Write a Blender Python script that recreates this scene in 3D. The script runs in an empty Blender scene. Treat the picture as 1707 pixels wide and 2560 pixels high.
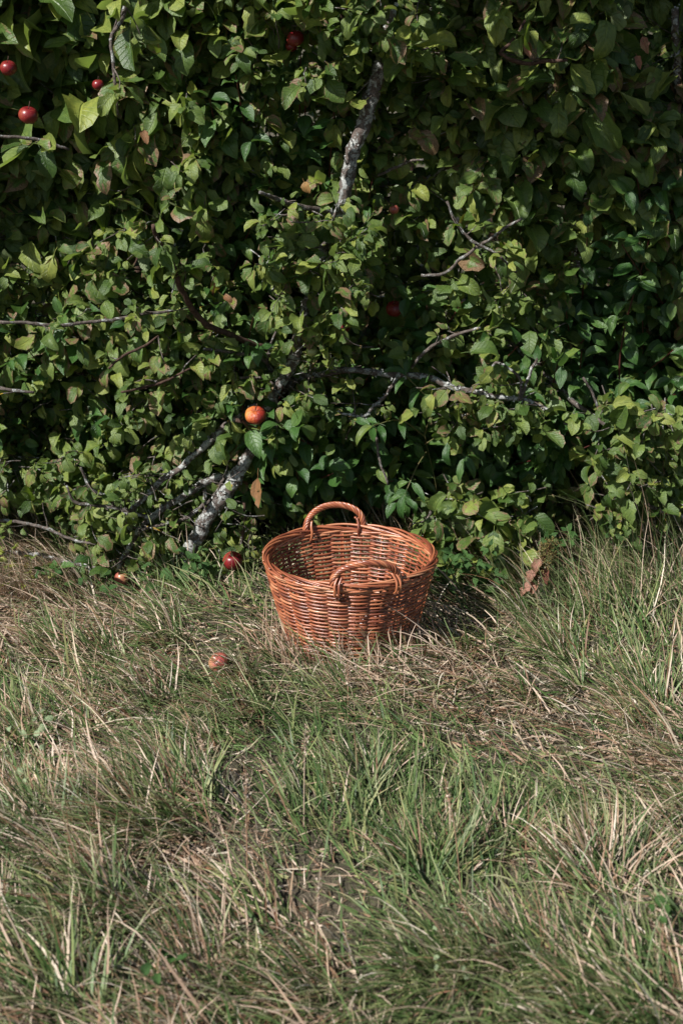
import bpy, math, random
import numpy as np
from mathutils import Vector, Matrix

random.seed(11)
rng = np.random.default_rng(11)
sc = bpy.context.scene
col = sc.collection

# ------------------------------------------------------------------ camera, light, exposure
CAM = np.array([-0.021, -3.435, 1.579])
PITCH = math.radians(19.6)
FPX = 2560 * 50 / 36.0
cd = bpy.data.cameras.new('camera')
cam = bpy.data.objects.new('camera', cd); col.objects.link(cam)
cam.location = CAM
cam.rotation_euler = (math.pi / 2 - PITCH, 0, 0)
cd.sensor_fit = 'VERTICAL'; cd.sensor_height = 36; cd.sensor_width = 24; cd.lens = 50
cd.clip_start = 0.05; cd.clip_end = 400
cd.dof.use_dof = True; cd.dof.focus_distance = 3.70; cd.dof.aperture_fstop = 4.5
sc.camera = cam

SUN_EL = math.radians(45)
SUN_AZ = math.radians(-130)          # from +Y towards +X
SUN = np.array([math.sin(SUN_AZ) * math.cos(SUN_EL), math.cos(SUN_AZ) * math.cos(SUN_EL), math.sin(SUN_EL)])
w = bpy.data.worlds.new('World'); sc.world = w; w.use_nodes = True
nt = w.node_tree
bg = nt.nodes['Background']; bg.inputs[1].default_value = 0.05
sky = nt.nodes.new('ShaderNodeTexSky'); sky.sky_type = 'NISHITA'; sky.sun_disc = False
sky.sun_elevation = SUN_EL; sky.sun_rotation = SUN_AZ % (2 * math.pi)
nt.links.new(sky.outputs[0], bg.inputs[0])
sd = bpy.data.lights.new('sun', 'SUN'); sd.energy = 4.8; sd.angle = math.radians(0.53); sd.color = (1.0, 0.965, 0.92)
sun = bpy.data.objects.new('sun', sd); col.objects.link(sun)
sun.rotation_euler = Vector(-SUN).to_track_quat('-Z', 'Y').to_euler()
sc.view_settings.view_transform = 'Standard'; sc.view_settings.look = 'None'
sc.view_settings.exposure = 0.7; sc.view_settings.gamma = 1.0
sc.view_settings.use_curve_mapping = False
sc.render.engine = 'CYCLES'
sc.cycles.max_bounces = 7; sc.cycles.transmission_bounces = 3; sc.cycles.diffuse_bounces = 4; sc.cycles.glossy_bounces = 2

# ------------------------------------------------------------------ camera maths
FW = np.array([0, math.cos(PITCH), -math.sin(PITCH)])
UP = np.array([0, math.sin(PITCH), math.cos(PITCH)])
def at(px, py, Y):
    """point of the place seen at photo pixel px,py and lying at world depth Y"""
    d = FW + np.array([1., 0, 0]) * (px - 853.5) / FPX - UP * (py - 1280) / FPX
    return CAM + d * ((Y - CAM[1]) / d[1])
def on_ground(px, py, z=0.0):
    d = FW + np.array([1., 0, 0]) * (px - 853.5) / FPX - UP * (py - 1280) / FPX
    return CAM + d * ((z - CAM[2]) / d[2])
def project(P):
    v = np.asarray(P) - CAM
    dep = v @ FW
    return 853.5 + FPX * v[..., 0] / dep, 1280 - FPX * (v @ UP) / dep, dep

# ------------------------------------------------------------------ smooth noise
class SN:
    def __init__(s, seed, f=1.0, n=7):
        r = np.random.default_rng(seed)
        a = r.uniform(0, 2 * np.pi, n); m = f * r.uniform(.5, 1.8, n)
        s.k = np.stack([np.cos(a) * m, np.sin(a) * m]); s.p = r.uniform(0, 6.28, n); s.n = n
    def __call__(s, x, y):
        x = np.asarray(x, float); y = np.asarray(y, float)
        t = x[..., None] * s.k[0] + y[..., None] * s.k[1] + s.p
        return np.sin(t).sum(-1) / math.sqrt(s.n / 2.)       # about unit variance
gn1, gn2 = SN(1, 3.5), SN(2, 11)
def ground_z(x, y):
    x = np.asarray(x, float); y = np.asarray(y, float)
    r = np.hypot(x, y)
    k = np.clip((r - .22) / .35, 0, 1)
    return (gn1(x, y) * .021 + gn2(x, y) * .009) * k

# ------------------------------------------------------------------ object helpers
def tag(o, label=None, cat=None, group=None, kind=None):
    if label: o['label'] = label
    if cat: o['category'] = cat
    if group: o['group'] = group
    if kind: o['kind'] = kind
    return o
def empty(name, loc=(0, 0, 0)):
    o = bpy.data.objects.new(name, None); o.location = loc; o.empty_display_size = .05
    col.objects.link(o); return o
def np_mesh(name, V, F, attrs=None, mat=None, smooth=True):
    """V (n,3), F (m,k) all faces of k corners or a list of such arrays"""
    Fs = F if isinstance(F, list) else [F]
    me = bpy.data.meshes.new(name)
    me.vertices.add(len(V)); me.vertices.foreach_set('co', np.ascontiguousarray(V, dtype=np.float32).ravel())
    loops = np.concatenate([f.ravel() for f in Fs]).astype(np.int32)
    tot = np.concatenate([np.full(len(f), f.shape[1], np.int32) for f in Fs])
    st = np.concatenate([[0], np.cumsum(tot)[:-1]]).astype(np.int32)
    me.loops.add(len(loops)); me.loops.foreach_set('vertex_index', loops)
    me.polygons.add(len(tot)); me.polygons.foreach_set('loop_start', st)
    try: me.polygons.foreach_set('loop_total', tot)
    except Exception: pass
    if smooth: me.polygons.foreach_set('use_smooth', np.ones(len(tot), bool))
    for k, a in (attrs or {}).items():
        at_ = me.attributes.new(k, 'FLOAT_VECTOR', 'POINT')
        at_.data.foreach_set('vector', np.ascontiguousarray(a, dtype=np.float32).ravel())
    me.update(calc_edges=True)
    if mat: me.materials.append(mat)
    return me
def link(name, me, parent=None, loc=None):
    o = bpy.data.objects.new(name, me); col.objects.link(o)
    if parent is not None: o.parent = parent
    if loc is not None: o.location = loc
    return o

def resample(P, R, step):
    P = np.asarray(P, float); R = np.asarray(R, float)
    n = len(P)
    if n < 2: return P, R
    Q = np.vstack([2 * P[0] - P[1], P, 2 * P[-1] - P[-2]])
    out, ro = [], []
    for i in range(n - 1):
        p0, p1, p2, p3 = Q[i:i + 4]
        m = max(1, int(np.linalg.norm(p2 - p1) / step))
        for j in range(m):
            t = j / m
            out.append(.5 * ((2 * p1) + (-p0 + p2) * t + (2 * p0 - 5 * p1 + 4 * p2 - p3) * t * t + (-p0 + 3 * p1 - 3 * p2 + p3) * t ** 3))
            ro.append(R[i] * (1 - t) + R[i + 1] * t)
    out.append(P[-1]); ro.append(R[-1])
    return np.array(out), np.array(ro)

def tube(P, R, ns=8, closed=False, rough=0.0, seed=0, cap=True):
    """verts, quads, attr (t along in m, angle, seed)"""
    P = np.asarray(P, float); n = len(P); R = np.broadcast_to(np.asarray(R, float), (n,))
    if closed: T = np.roll(P, -1, 0) - np.roll(P, 1, 0)
    else: T = np.gradient(P, axis=0)
    T /= np.linalg.norm(T, axis=1)[:, None] + 1e-12
    N = np.zeros_like(P); a = np.array([0, 0, 1.]) if abs(T[0][2]) < .9 else np.array([1., 0, 0])
    u = np.cross(T[0], a); u /= np.linalg.norm(u)
    for i in range(n):
        u = u - T[i] * (u @ T[i]); u /= np.linalg.norm(u) + 1e-12; N[i] = u
    B = np.cross(T, N)
    th = np.arange(ns) * 2 * np.pi / ns
    c, s = np.cos(th), np.sin(th)
    rr = R[:, None] * np.ones(ns)
    if rough:
        g = np.random.default_rng(seed)
        rr = rr * (1 + rough * g.normal(size=(n, ns)))
        nb = max(1, n // 9)
        for _ in range(nb):
            i = g.integers(0, n); j = g.integers(0, ns); rr[i, j] *= 1 + 1.5 * rough + .12
    V = P[:, None] + rr[..., None] * (N[:, None] * c[None, :, None] + B[:, None] * s[None, :, None])
    d = np.concatenate([[0], np.cumsum(np.linalg.norm(np.diff(P, axis=0), axis=1))])
    A = np.stack([np.repeat(d, ns), np.tile(th, n), np.full(n * ns, (seed * .618) % 1)], 1)
    i = np.arange(n if closed else n - 1)[:, None]; j = np.arange(ns)[None]
    i2 = (i + 1) % n; j2 = (j + 1) % ns
    F = np.stack([i * ns + j, i * ns + j2, i2 * ns + j2, i2 * ns + j], -1).reshape(-1, 4)
    V = V.reshape(-1, 3)
    if cap and not closed:
        V = np.vstack([V, P[0], P[-1]]); A = np.vstack([A, [0, 0, 0], [d[-1], 0, 0]])
        k = np.arange(ns); k2 = (k + 1) % ns; L = n * ns
        F = [F, np.concatenate([np.stack([k2, k, np.full(ns, L)], 1), np.stack([(n - 1) * ns + k, (n - 1) * ns + k2, np.full(ns, L + 1)], 1)])]
    else: F = [F]
    return V, F, A
class Acc:
    def __init__(s): s.V = []; s.F = {}; s.A = []; s.n = 0
    def add(s, V, Fs, A):
        for f in (Fs if isinstance(Fs, list) else [Fs]): s.F.setdefault(f.shape[1], []).append(f + s.n)
        s.V.append(V); s.A.append(A); s.n += len(V)
    def mesh(s, name, mat, key='strand'):
        return np_mesh(name, np.concatenate(s.V), [np.concatenate(f) for f in s.F.values()], {key: np.concatenate(s.A)}, mat)

# ------------------------------------------------------------------ materials
class M:
    def __init__(s, name):
        s.m = bpy.data.materials.new(name); s.m.use_nodes = True
        s.t = s.m.node_tree; s.b = s.t.nodes['Principled BSDF']; s.out = s.t.nodes['Material Output']
    def n(s, ty, **kw):
        x = s.t.nodes.new('ShaderNode' + ty)
        for k, v in kw.items():
            if k.startswith('i_'): x.inputs[int(k[2:]) if k[2:].isdigit() else k[2:]].default_value = v
            else: setattr(x, k, v)
        return x
    def l(s, a, b): s.t.links.new(a, b)
    def math(s, op, a, b=None, c=None, clamp=False):
        x = s.n('Math', operation=op, use_clamp=clamp)
        for i, v in enumerate((a, b, c)):
            if v is None: continue
            if isinstance(v, (int, float)): x.inputs[i].default_value = v
            else: s.l(v, x.inputs[i])
        return x.outputs[0]
    def ramp(s, fac, stops, interp='LINEAR'):
        r = s.n('ValToRGB'); r.color_ramp.interpolation = interp
        e = r.color_ramp.elements
        while len(e) > 1: e.remove(e[-1])
        e[0].position = stops[0][0]; e[0].color = (*stops[0][1], 1)
        for p, c in stops[1:]:
            q = e.new(p); q.color = (*c, 1)
        s.l(fac, r.inputs[0]); return r.outputs[0]
    def fr(s, fac, lo, hi):
        x = s.n('MapRange'); x.clamp = True
        s.l(fac, x.inputs[0]); x.inputs[1].default_value = lo; x.inputs[2].default_value = hi
        return x.outputs[0]
    def mix(s, f, a, b, mode='MIX'):
        x = s.n('Mix', data_type='RGBA', blend_type=mode)
        if isinstance(f, (int, float)): x.inputs[0].default_value = f
        else: s.l(f, x.inputs[0])
        for v, i in ((a, 6), (b, 7)):
            if isinstance(v, tuple): x.inputs[i].default_value = (*v, 1)
            else: s.l(v, x.inputs[i])
        return x.outputs[2]
    def noise(s, vec, scale, detail=3, rough=.5, dist=0.):
        x = s.n('TexNoise'); x.inputs['Scale'].default_value = scale; x.inputs['Detail'].default_value = detail
        x.inputs['Roughness'].default_value = rough; x.inputs['Distortion'].default_value = dist
        if vec is not None: s.l(vec, x.inputs['Vector'])
        return x.outputs[0]
    def bump(s, h, strength, dist=.001):
        x = s.n('Bump'); x.inputs['Strength'].default_value = strength; x.inputs['Distance'].default_value = dist
        s.l(h, x.inputs['Height']); s.l(x.outputs[0], s.b.inputs['Normal']); return x.outputs[0]

def leaf_material(name, greens, blotch, sheen, trans, vein_amp, under, dog=False, rough=.42):
    s = M(name)
    a = s.n('Attribute', attribute_name='leaf'); sp = s.n('SeparateXYZ'); s.l(a.outputs['Vector'], sp.inputs[0])
    u, v, r0 = sp.outputs
    oi = s.n('ObjectInfo')
    rnd = s.math('FRACT', s.math('ADD', r0, oi.outputs['Random']))
    rb = s.math('FRACT', s.math('MULTIPLY', rnd, 17.31))
    cb = s.n('CombineXYZ'); s.l(s.math('MULTIPLY', u, 1.6), cb.inputs[0]); s.l(v, cb.inputs[1]); s.l(s.math('MULTIPLY', rnd, 91.), cb.inputs[2])
    vec = cb.outputs[0]
    base = s.ramp(rnd, greens)
    n1 = s.noise(vec, 3.4, 6, .72)
    base = s.mix(1.0, base, s.ramp(n1, [(.28, (.58, .66, .6)), (.5, (1, 1, 1)), (.72, (1.55, 1.38, 1.25))]), 'MULTIPLY')
    av = s.math('ABSOLUTE', v)
    # veins: side veins sweep towards the tip
    if dog: ph = s.math('MULTIPLY', s.math('SUBTRACT', u, s.math('MULTIPLY', s.math('POWER', av, 1.6), .34)), 6.6)
    else: ph = s.math('MULTIPLY', s.math('SUBTRACT', u, s.math('MULTIPLY', av, .22)), 8.0)
    fr = s.math('ABSOLUTE', s.math('SUBTRACT', s.math('FRACT', ph), .5))       # 0 mid cell .. .5 vein
    vein = s.fr(fr, .41, .5)
    mid = s.math('SUBTRACT', 1.0, s.fr(av, .02, .075))
    vm = s.math('MAXIMUM', s.math('MULTIPLY', vein, .45), mid)
    base = s.mix(s.math('MULTIPLY', vm, .5), base, s.mix(1.0, base, (1.9, 1.75, 1.8), 'MULTIPLY'))
    # withered blotches, mostly from the margin in
    edge = s.math('MAXIMUM', av, s.fr(u, .55, 1.05))
    n2 = s.noise(vec, 2.4, 5, .62)
    val = s.math('ADD', s.math('ADD', s.math('MULTIPLY', n2, 1.0), s.math('MULTIPLY', s.math('MULTIPLY', edge, s.math('FRACT', s.math('MULTIPLY', rnd, 5.37))), .36)), s.math('MULTIPLY', s.math('POWER', rb, 2.0), blotch))
    bm = s.fr(val, .90, 1.0)
    n3 = s.noise(vec, 16, 3, .7)
    wcol = s.ramp(n3, [(.35, (.07, .03, .02)), (.48, (.22, .12, .075)), (.62, (.30, .21, .12)), (.8, (.36, .19, .13))])
    colr = s.mix(s.math('MULTIPLY', bm, .9), base, wcol)
    # specks
    sp2 = s.fr(s.noise(vec, 22, 2, .5), .68, .74)
    colr = s.mix(s.math('MULTIPLY', sp2, .45), colr, (.10, .055, .03))
    geo = s.n('NewGeometry')
    colb = s.mix(.75, colr, under)
    colr = s.mix(geo.outputs['Backfacing'], colr, colb)
    s.l(colr, s.b.inputs['Base Color'])
    s.b.inputs['Roughness'].default_value = rough
    s.b.inputs['Specular IOR Level'].default_value = sheen
    h = s.math('ADD', s.math('MULTIPLY', vm, -1.0), s.math('MULTIPLY', n3, .5))
    s.bump(h, vein_amp, .0022)
    tr = s.n('BsdfTranslucent'); s.l(s.mix(1.0, colr, (1.5, 1.7, .55), 'MULTIPLY'), tr.inputs[0])
    mx = s.n('MixShader'); mx.inputs[0].default_value = trans
    s.l(s.b.outputs[0], mx.inputs[1]); s.l(tr.outputs[0], mx.inputs[2]); s.l(mx.outputs[0], s.out.inputs[0])
    return s.m

MAT = {}
MAT['apple_leaf'] = leaf_material('apple_leaf', [(0, (.038, .080, .015)), (.25, (.072, .126, .026)), (.5, (.112, .172, .042)), (.75, (.150, .206, .048)), (1, (.24, .28, .06))],
                                  .37, .5, .28, 1.0, (.20, .25, .13), rough=.38)
MAT['dog_leaf'] = leaf_material('dogwood_leaf', [(0, (.030, .084, .018)), (.5, (.050, .120, .026)), (.85, (.078, .150, .032)), (1, (.13, .19, .038))],
                                .06, .6, .24, .9, (.10, .17, .09), dog=True, rough=.36)
MAT['nettle_leaf'] = leaf_material('nettle_leaf', [(0, (.035, .085, .022)), (1, (.055, .12, .03))], .05, .25, .2, .9, (.10, .15, .07), rough=.6)
MAT['far_leaf'] = leaf_material('far_leaf', [(0, (.05, .085, .022)), (.6, (.08, .125, .03)), (1, (.13, .17, .04))], .05, .4, .3, .2, (.12, .16, .07))
MAT['yellow_leaf'] = leaf_material('yellow_leaf', [(0, (.12, .18, .04)), (1, (.26, .27, .06))], .3, .3, .3, .4, (.25, .28, .1), rough=.5)
MAT['brown_leaf'] = leaf_material('brown_leaf', [(0, (.22, .10, .035)), (.5, (.18, .09, .04)), (1, (.30, .18, .06))], .7, .35, .15, .8, (.28, .16, .10), rough=.5)
MAT['red_leaf'] = leaf_material('red_leaf', [(0, (.19, .070, .050)), (1, (.32, .165, .120))], .6, .3, .2, .8, (.36, .17, .14), rough=.55)
MAT['pale_leaf'] = leaf_material('pale_leaf', [(0, (.20, .27, .15)), (1, (.26, .32, .19))], .02, .3, .2, .6, (.28, .34, .22), rough=.6)

def bark_material(name, lich, base1, base2):
    s = M(name); tc = s.n('TexCoord'); ob = tc.outputs['Object']
    n1 = s.noise(ob, 90, 5, .65); n2 = s.noise(ob, 34, 6, .72, .6); n3 = s.noise(ob, 260, 3, .6)
    base = s.mix(s.fr(n1, .35, .65), base1, base2)
    lm = s.fr(n2, .62 - lich, .67 - lich)
    lc = s.mix(s.fr(n3, .35, .65), (.20, .205, .195), (.44, .45, .43))
    c = s.mix(lm, base, lc)
    ym = s.fr(s.noise(ob, 17, 3, .6), .68, .71)
    c = s.mix(ym, c, (.42, .27, .035))
    s.l(c, s.b.inputs['Base Color']); s.b.inputs['Roughness'].default_value = .85; s.b.inputs['Specular IOR Level'].default_value = .2
    s.bump(s.math('ADD', s.math('MULTIPLY', lm, 1.0), s.math('ADD', n1, n3)), .8, .003)
    return s.m
MAT['bark_lichen'] = bark_material('lichened_bark', .14, (.055, .042, .035), (.15, .12, .105))
MAT['bark'] = bark_material('grey_brown_bark', .09, (.045, .034, .028), (.15, .125, .11))
MAT['bark_dark'] = bark_material('dark_brown_bark', -.12, (.035, .02, .014), (.10, .06, .045))
def plain(name, c, rough=.6, c2=None, scale=60, spec=.4):
    s = M(name)
    if c2:
        tc = s.n('TexCoord'); s.l(s.mix(s.fr(s.noise(tc.outputs['Object'], scale, 4, .6), .3, .7), c, c2), s.b.inputs['Base Color'])
    else: s.b.inputs['Base Color'].default_value = (*c, 1)
    s.b.inputs['Roughness'].default_value = rough; s.b.inputs['Specular IOR Level'].default_value = spec
    return s.m
MAT['red_stem'] = plain('dark_red_stem', (.10, .022, .018), .45, (.05, .02, .014), 40)
MAT['green_stem'] = plain('green_stem', (.10, .13, .04), .5, (.14, .10, .05), 40)
MAT['lichen'] = plain('lichen_flakes', (.50, .51, .49), .9, (.22, .23, .21), 300, .1)
MAT['seed'] = plain('dry_seed', (.12, .11, .035), .9, (.20, .14, .06), 120, .1)
MAT['calyx'] = plain('apple_calyx', (.05, .03, .018), .9)

def wicker():
    s = M('peeled_willow')
    a = s.n('Attribute', attribute_name='strand'); sp = s.n('SeparateXYZ'); s.l(a.outputs['Vector'], sp.inputs[0])
    oi = s.n('ObjectInfo')
    rnd = s.math('FRACT', s.math('ADD', sp.outputs[2], oi.outputs['Random']))
    cb = s.n('CombineXYZ'); s.l(s.math('MULTIPLY', sp.outputs[0], 9.), cb.inputs[0]); s.l(s.math('MULTIPLY', rnd, 53.), cb.inputs[2])
    al = s.noise(cb.outputs[0], 1.0, 3, .6)
    c2 = s.n('CombineXYZ'); s.l(s.math('MULTIPLY', sp.outputs[0], 30.), c2.inputs[0]); s.l(s.math('MULTIPLY', s.math('SINE', sp.outputs[1]), 1.5), c2.inputs[1]); s.l(s.math('MULTIPLY', rnd, 31.), c2.inputs[2])
    st = s.noise(c2.outputs[0], 2.2, 4, .65)
    f = s.math('ADD', s.math('MULTIPLY', rnd, .42), s.math('MULTIPLY', al, .58))
    c = s.ramp(f, [(.17, (.08, .025, .015)), (.32, (.18, .050, .025)), (.46, (.29, .086, .039)), (.60, (.40, .142, .064)), (.77, (.54, .28, .155))])
    c = s.mix(s.math('MULTIPLY', s.fr(st, .55, .78), .5), c, (.16, .055, .028))
    vr = s.n('TexVoronoi'); vr.inputs['Scale'].default_value = 7; s.l(c2.outputs[0], vr.inputs['Vector'])
    kn = s.math('SUBTRACT', 1.0, s.fr(vr.outputs['Distance'], .05, .13))
    c = s.mix(s.math('MULTIPLY', kn, .7), c, (.06, .02, .012))
    s.l(c, s.b.inputs['Base Color'])
    s.l(s.math('ADD', .24, s.math('MULTIPLY', st, .22)), s.b.inputs['Roughness'])
    s.b.inputs['Specular IOR Level'].default_value = .8
    s.bump(st, .35, .0009)
    return s.m
MAT['wicker'] = wicker()

def grass_material():
    s = M('meadow_grass')
    a = s.n('Attribute', attribute_name='blade'); sp = s.n('SeparateXYZ'); s.l(a.outputs['Vector'], sp.inputs[0])
    t, rnd, dry = sp.outputs
    rb = s.math('FRACT', s.math('MULTIPLY', rnd, 13.7))
    g = s.ramp(rb, [(0, (.028, .062, .015)), (.35, (.058, .112, .029)), (.65, (.104, .166, .053)), (.9, (.185, .23, .085)), (1, (.28, .29, .12))])
    d = s.ramp(rb, [(0, (.12, .062, .034)), (.25, (.28, .175, .110)), (.5, (.43, .315, .230)), (.8, (.58, .465, .365)), (.93, (.68, .61, .50)), (1, (.30, .13, .07))])
    tipdry = s.math('MULTIPLY', s.fr(t, .45, 1.0), s.fr(s.math('FRACT', s.math('MULTIPLY', rnd, 7.9)), .45, .9))
    dd = s.math('MAXIMUM', dry, s.math('MULTIPLY', tipdry, .75))
    c = s.mix(dd, g, d)
    tc = s.n('TexCoord')
    n = s.noise(tc.outputs['Object'], 9, 3, .6)
    c = s.mix(1.0, c, s.ramp(n, [(.3, (.78, .8, .82)), (.7, (1.15, 1.1, 1.05))]), 'MULTIPLY')
    s.l(c, s.b.inputs['Base Color'])
    s.b.inputs['Roughness'].default_value = .5; s.b.inputs['Specular IOR Level'].default_value = .28
    tr = s.n('BsdfTranslucent'); s.l(c, tr.inputs[0])
    mx = s.n('MixShader'); mx.inputs[0].default_value = .12
    s.l(s.b.outputs[0], mx.inputs[1]); s.l(tr.outputs[0], mx.inputs[2]); s.l(mx.outputs[0], s.out.inputs[0])
    return s.m
MAT['grass'] = grass_material()

def soil():
    s = M('soil_and_thatch'); tc = s.n('TexCoord'); ob = tc.outputs['Object']
    n1 = s.noise(ob, 5, 4, .6); n2 = s.noise(ob, 160, 4, .7); n3 = s.noise(ob, 45, 3, .6)
    c = s.mix(s.fr(n2, .42, .72), (.030, .022, .016), (.17, .135, .105))
    c = s.mix(s.fr(n3, .5, .7), c, (.10, .085, .06))
    far = s.ramp(n1, [(.35, (.08, .095, .035)), (.65, (.17, .14, .075))])
    c = s.mix(.35, c, far)
    s.l(c, s.b.inputs['Base Color']); s.b.inputs['Roughness'].default_value = .95
    s.bump(s.math('ADD', n2, n3), 1.0, .012)
    return s.m
MAT['soil'] = soil()

def apple_material(name, cols, wr=0.1):
    s = M(name); tc = s.n('TexCoord'); ob = tc.outputs['Object']
    oi = s.n('ObjectInfo')
    sx = s.n('SeparateXYZ'); s.l(ob, sx.inputs[0])
    ang = s.math('ARCTAN2', sx.outputs[1], sx.outputs[0])
    cb = s.n('CombineXYZ'); s.l(s.math('MULTIPLY', ang, 6.), cb.inputs[0]); s.l(s.math('MULTIPLY', sx.outputs[2], 12.), cb.inputs[1]); s.l(s.math('MULTIPLY', oi.outputs['Random'], 40.), cb.inputs[2])
    st = s.noise(cb.outputs[0], 1.4, 4, .6)
    big = s.noise(ob, 22, 2, .5)
    f = s.math('ADD', s.math('MULTIPLY', st, .5), s.math('ADD', s.math('MULTIPLY', big, .35), s.math('MULTIPLY', sx.outputs[0], 6.)))
    c = s.ramp(f, cols)
    spk = s.fr(s.noise(ob, 340, 2, .5), .66, .72)
    c = s.mix(s.math('MULTIPLY', spk, .5), c, (.5, .3, .12))
    s.l(c, s.b.inputs['Base Color']); s.b.inputs['Roughness'].default_value = .33; s.b.inputs['Specular IOR Level'].default_value = .5
    s.bump(s.noise(ob, 150, 4, .6, .8), wr, .003)
    return s.m
MAT['apple_red'] = apple_material('red_apple_skin', [(.2, (.26, .07, .03)), (.32, (.19, .014, .016)), (.55, (.12, .006, .010)), (.9, (.06, .004, .007))])
MAT['apple_orange'] = apple_material('wrinkled_orange_apple_skin', [(.20, (.56, .24, .06)), (.36, (.46, .11, .03)), (.48, (.28, .028, .016)), (.66, (.15, .012, .012))], 1.0)
MAT['apple_rose'] = apple_material('faded_red_apple_skin', [(.22, (.42, .30, .12)), (.38, (.34, .12, .08)), (.52, (.24, .045, .04)), (.8, (.16, .02, .02))], .15)
MAT['apple_green'] = apple_material('green_apple_skin', [(.2, (.24, .30, .09)), (.7, (.33, .34, .14))], .2)

# ------------------------------------------------------------------ leaf shapes
def leaf_shape(kind, seed, nu, nv, k=1.0):
    """unit leaf: y along, x across, z up. returns V,(u,v) grid of (nu+1)*(nv+1)"""
    g = np.random.default_rng(seed)
    u = np.linspace(0, 1, nu + 1); v = np.linspace(-1, 1, nv + 1)
    if kind == 'apple':
        asp = g.uniform(.22, .33); w_ = np.sin(np.pi * u ** .82) ** .72; w_[0] = .05; w_[-1] = .03
    elif kind == 'round':
        asp = g.uniform(.31, .40); w_ = np.sin(np.pi * u ** .88) ** .6; w_[0] = .08; w_[-1] = .04
    elif kind == 'dog':
        asp = g.uniform(.24, .31); w_ = np.sin(np.pi * u ** .78) ** .9 * (1 - .25 * u ** 3); w_[0] = .05; w_[-1] = .0
    elif kind == 'nettle':
        asp = g.uniform(.27, .34); w_ = np.sin(np.pi * u ** .62) ** 1.0; w_[0] = .1; w_[-1] = .0
    else:
        asp = .17; w_ = np.sin(np.pi * u ** .7) ** .9; w_[0] = .05; w_[-1] = .02
    ragg = {'apple': .10, 'round': .08, 'dog': .015, 'nettle': .16, 'lance': .02}[kind] * k
    wl = w_ * (1 + g.normal(0, ragg, nu + 1)); wr = w_ * (1 + g.normal(0, ragg, nu + 1))
    if nu > 3 and kind in ('apple', 'round') and g.random() < .3 * k:      # a bite out of the margin
        i = g.integers(2, nu - 1)
        if g.random() < .5: wl[i] *= .62
        else: wr[i] *= .62
    bend = g.uniform(.2, 1.9) if kind in ('apple', 'round') else g.uniform(.5, 1.6)
    if g.random() < .12: bend = -bend * .5
    fold = g.uniform(.05, .6) if kind != 'dog' else g.uniform(.15, .5)
    cup = g.uniform(-.7, .8); tw = g.uniform(-.9, .9) if kind in ('apple', 'round') else g.uniform(-.25, .25)
    wav = g.uniform(0, .09) * k; ph = g.uniform(0, 6.28, 2); wf = g.uniform(5, 11)
    side = g.uniform(-.25, .25)
    # centre line
    ang = -bend * u ** 1.3
    c = np.zeros((nu + 1, 3)); sd = side * u
    for i in range(1, nu + 1):
        a = (ang[i] + ang[i - 1]) / 2; s_ = (sd[i] + sd[i - 1]) / 2
        c[i] = c[i - 1] + np.array([math.sin(s_) * math.cos(a), math.cos(s_) * math.cos(a), math.sin(a)]) / nu
    V = np.zeros((nu + 1, nv + 1, 3)); UV = np.zeros((nu + 1, nv + 1, 2))
    for i in range(nu + 1):
        a = ang[i]; t = np.array([0, math.cos(a), math.sin(a)]); n = np.array([0, -math.sin(a), math.cos(a)])
        roll = tw * u[i]
        for j in range(nv + 1):
            x = v[j]; ww = (wl[i] if x < 0 else wr[i]) * asp
            lx = x * ww * math.cos(fold * (1 - .3 * u[i])); lz = abs(x) * ww * math.sin(fold) + cup * ww * (x * x) * .5
            lz += wav * w_[i] * math.sin(wf * u[i] + ph[0 if x < 0 else 1]) * abs(x)
            rx = lx * math.cos(roll) - lz * math.sin(roll); rz = lx * math.sin(roll) + lz * math.cos(roll)
            V[i, j] = c[i] + np.array([rx, 0, 0]) + n * rz
            UV[i, j] = (u[i], x)
    i = np.arange(nu)[:, None]; j = np.arange(nv)[None]; q = nv + 1
    F = np.stack([i * q + j, i * q + j + 1, (i + 1) * q + j + 1, (i + 1) * q + j], -1).reshape(-1, 4)
    return V.reshape(-1, 3), UV.reshape(-1, 2), F

KINDS = {'apple': ('apple_leaf', 14), 'round': ('apple_leaf', 8), 'dog': ('dog_leaf', 10), 'nettle': ('nettle_leaf', 5), 'lance': ('dog_leaf', 4)}
LO, HI = {}, {}
for kd, (mt, nvv) in KINDS.items():
    LO[kd] = [leaf_shape(kd, 100 + i, 5, 2) for i in range(nvv)]
    HI[kd] = [leaf_shape(kd, 100 + i, 7, 4) for i in range(nvv)]
XLO = {'apple': [leaf_shape('apple', 300 + i, 2, 2) for i in range(4)]}

_mesh_cache = {}
def hi_mesh(kd, i, mat=None):
    """one shared mesh for each leaf shape"""
    mt = mat or KINDS[kd][0]
    key = (kd, i, mt)
    if key not in _mesh_cache:
        V, UV, F = HI[kd][i]
        A = np.column_stack([UV, np.zeros(len(V))])
        if kd != 'dog':                         # leaf stalk
            L = .32 if kd != 'nettle' else .2
            P = np.array([[0, -L, -.03 * 0], [0, -L * .5, .02], [0, .02, 0.0]])
            tv, tf, ta = tube(P, [.010, .009, .008], 3, cap=False)
            tA = np.column_stack([np.zeros(len(tv)), np.zeros(len(tv)), np.zeros(len(tv))])
            F = [np.vstack([F, tf[0] + len(V)])]; V = np.vstack([V, tv]); A = np.vstack([A, tA])
        _mesh_cache[key] = np_mesh('leaf', V, F, {'leaf': A}, MAT[mt])
    return _mesh_cache[key]

def frame(d, n):
    d = d / (np.linalg.norm(d) + 1e-9)
    n = n - d * (n @ d); n = n / (np.linalg.norm(n) + 1e-9)
    s_ = np.cross(d, n)
    return np.stack([s_, d, n], 1)          # columns x,y,z

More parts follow.
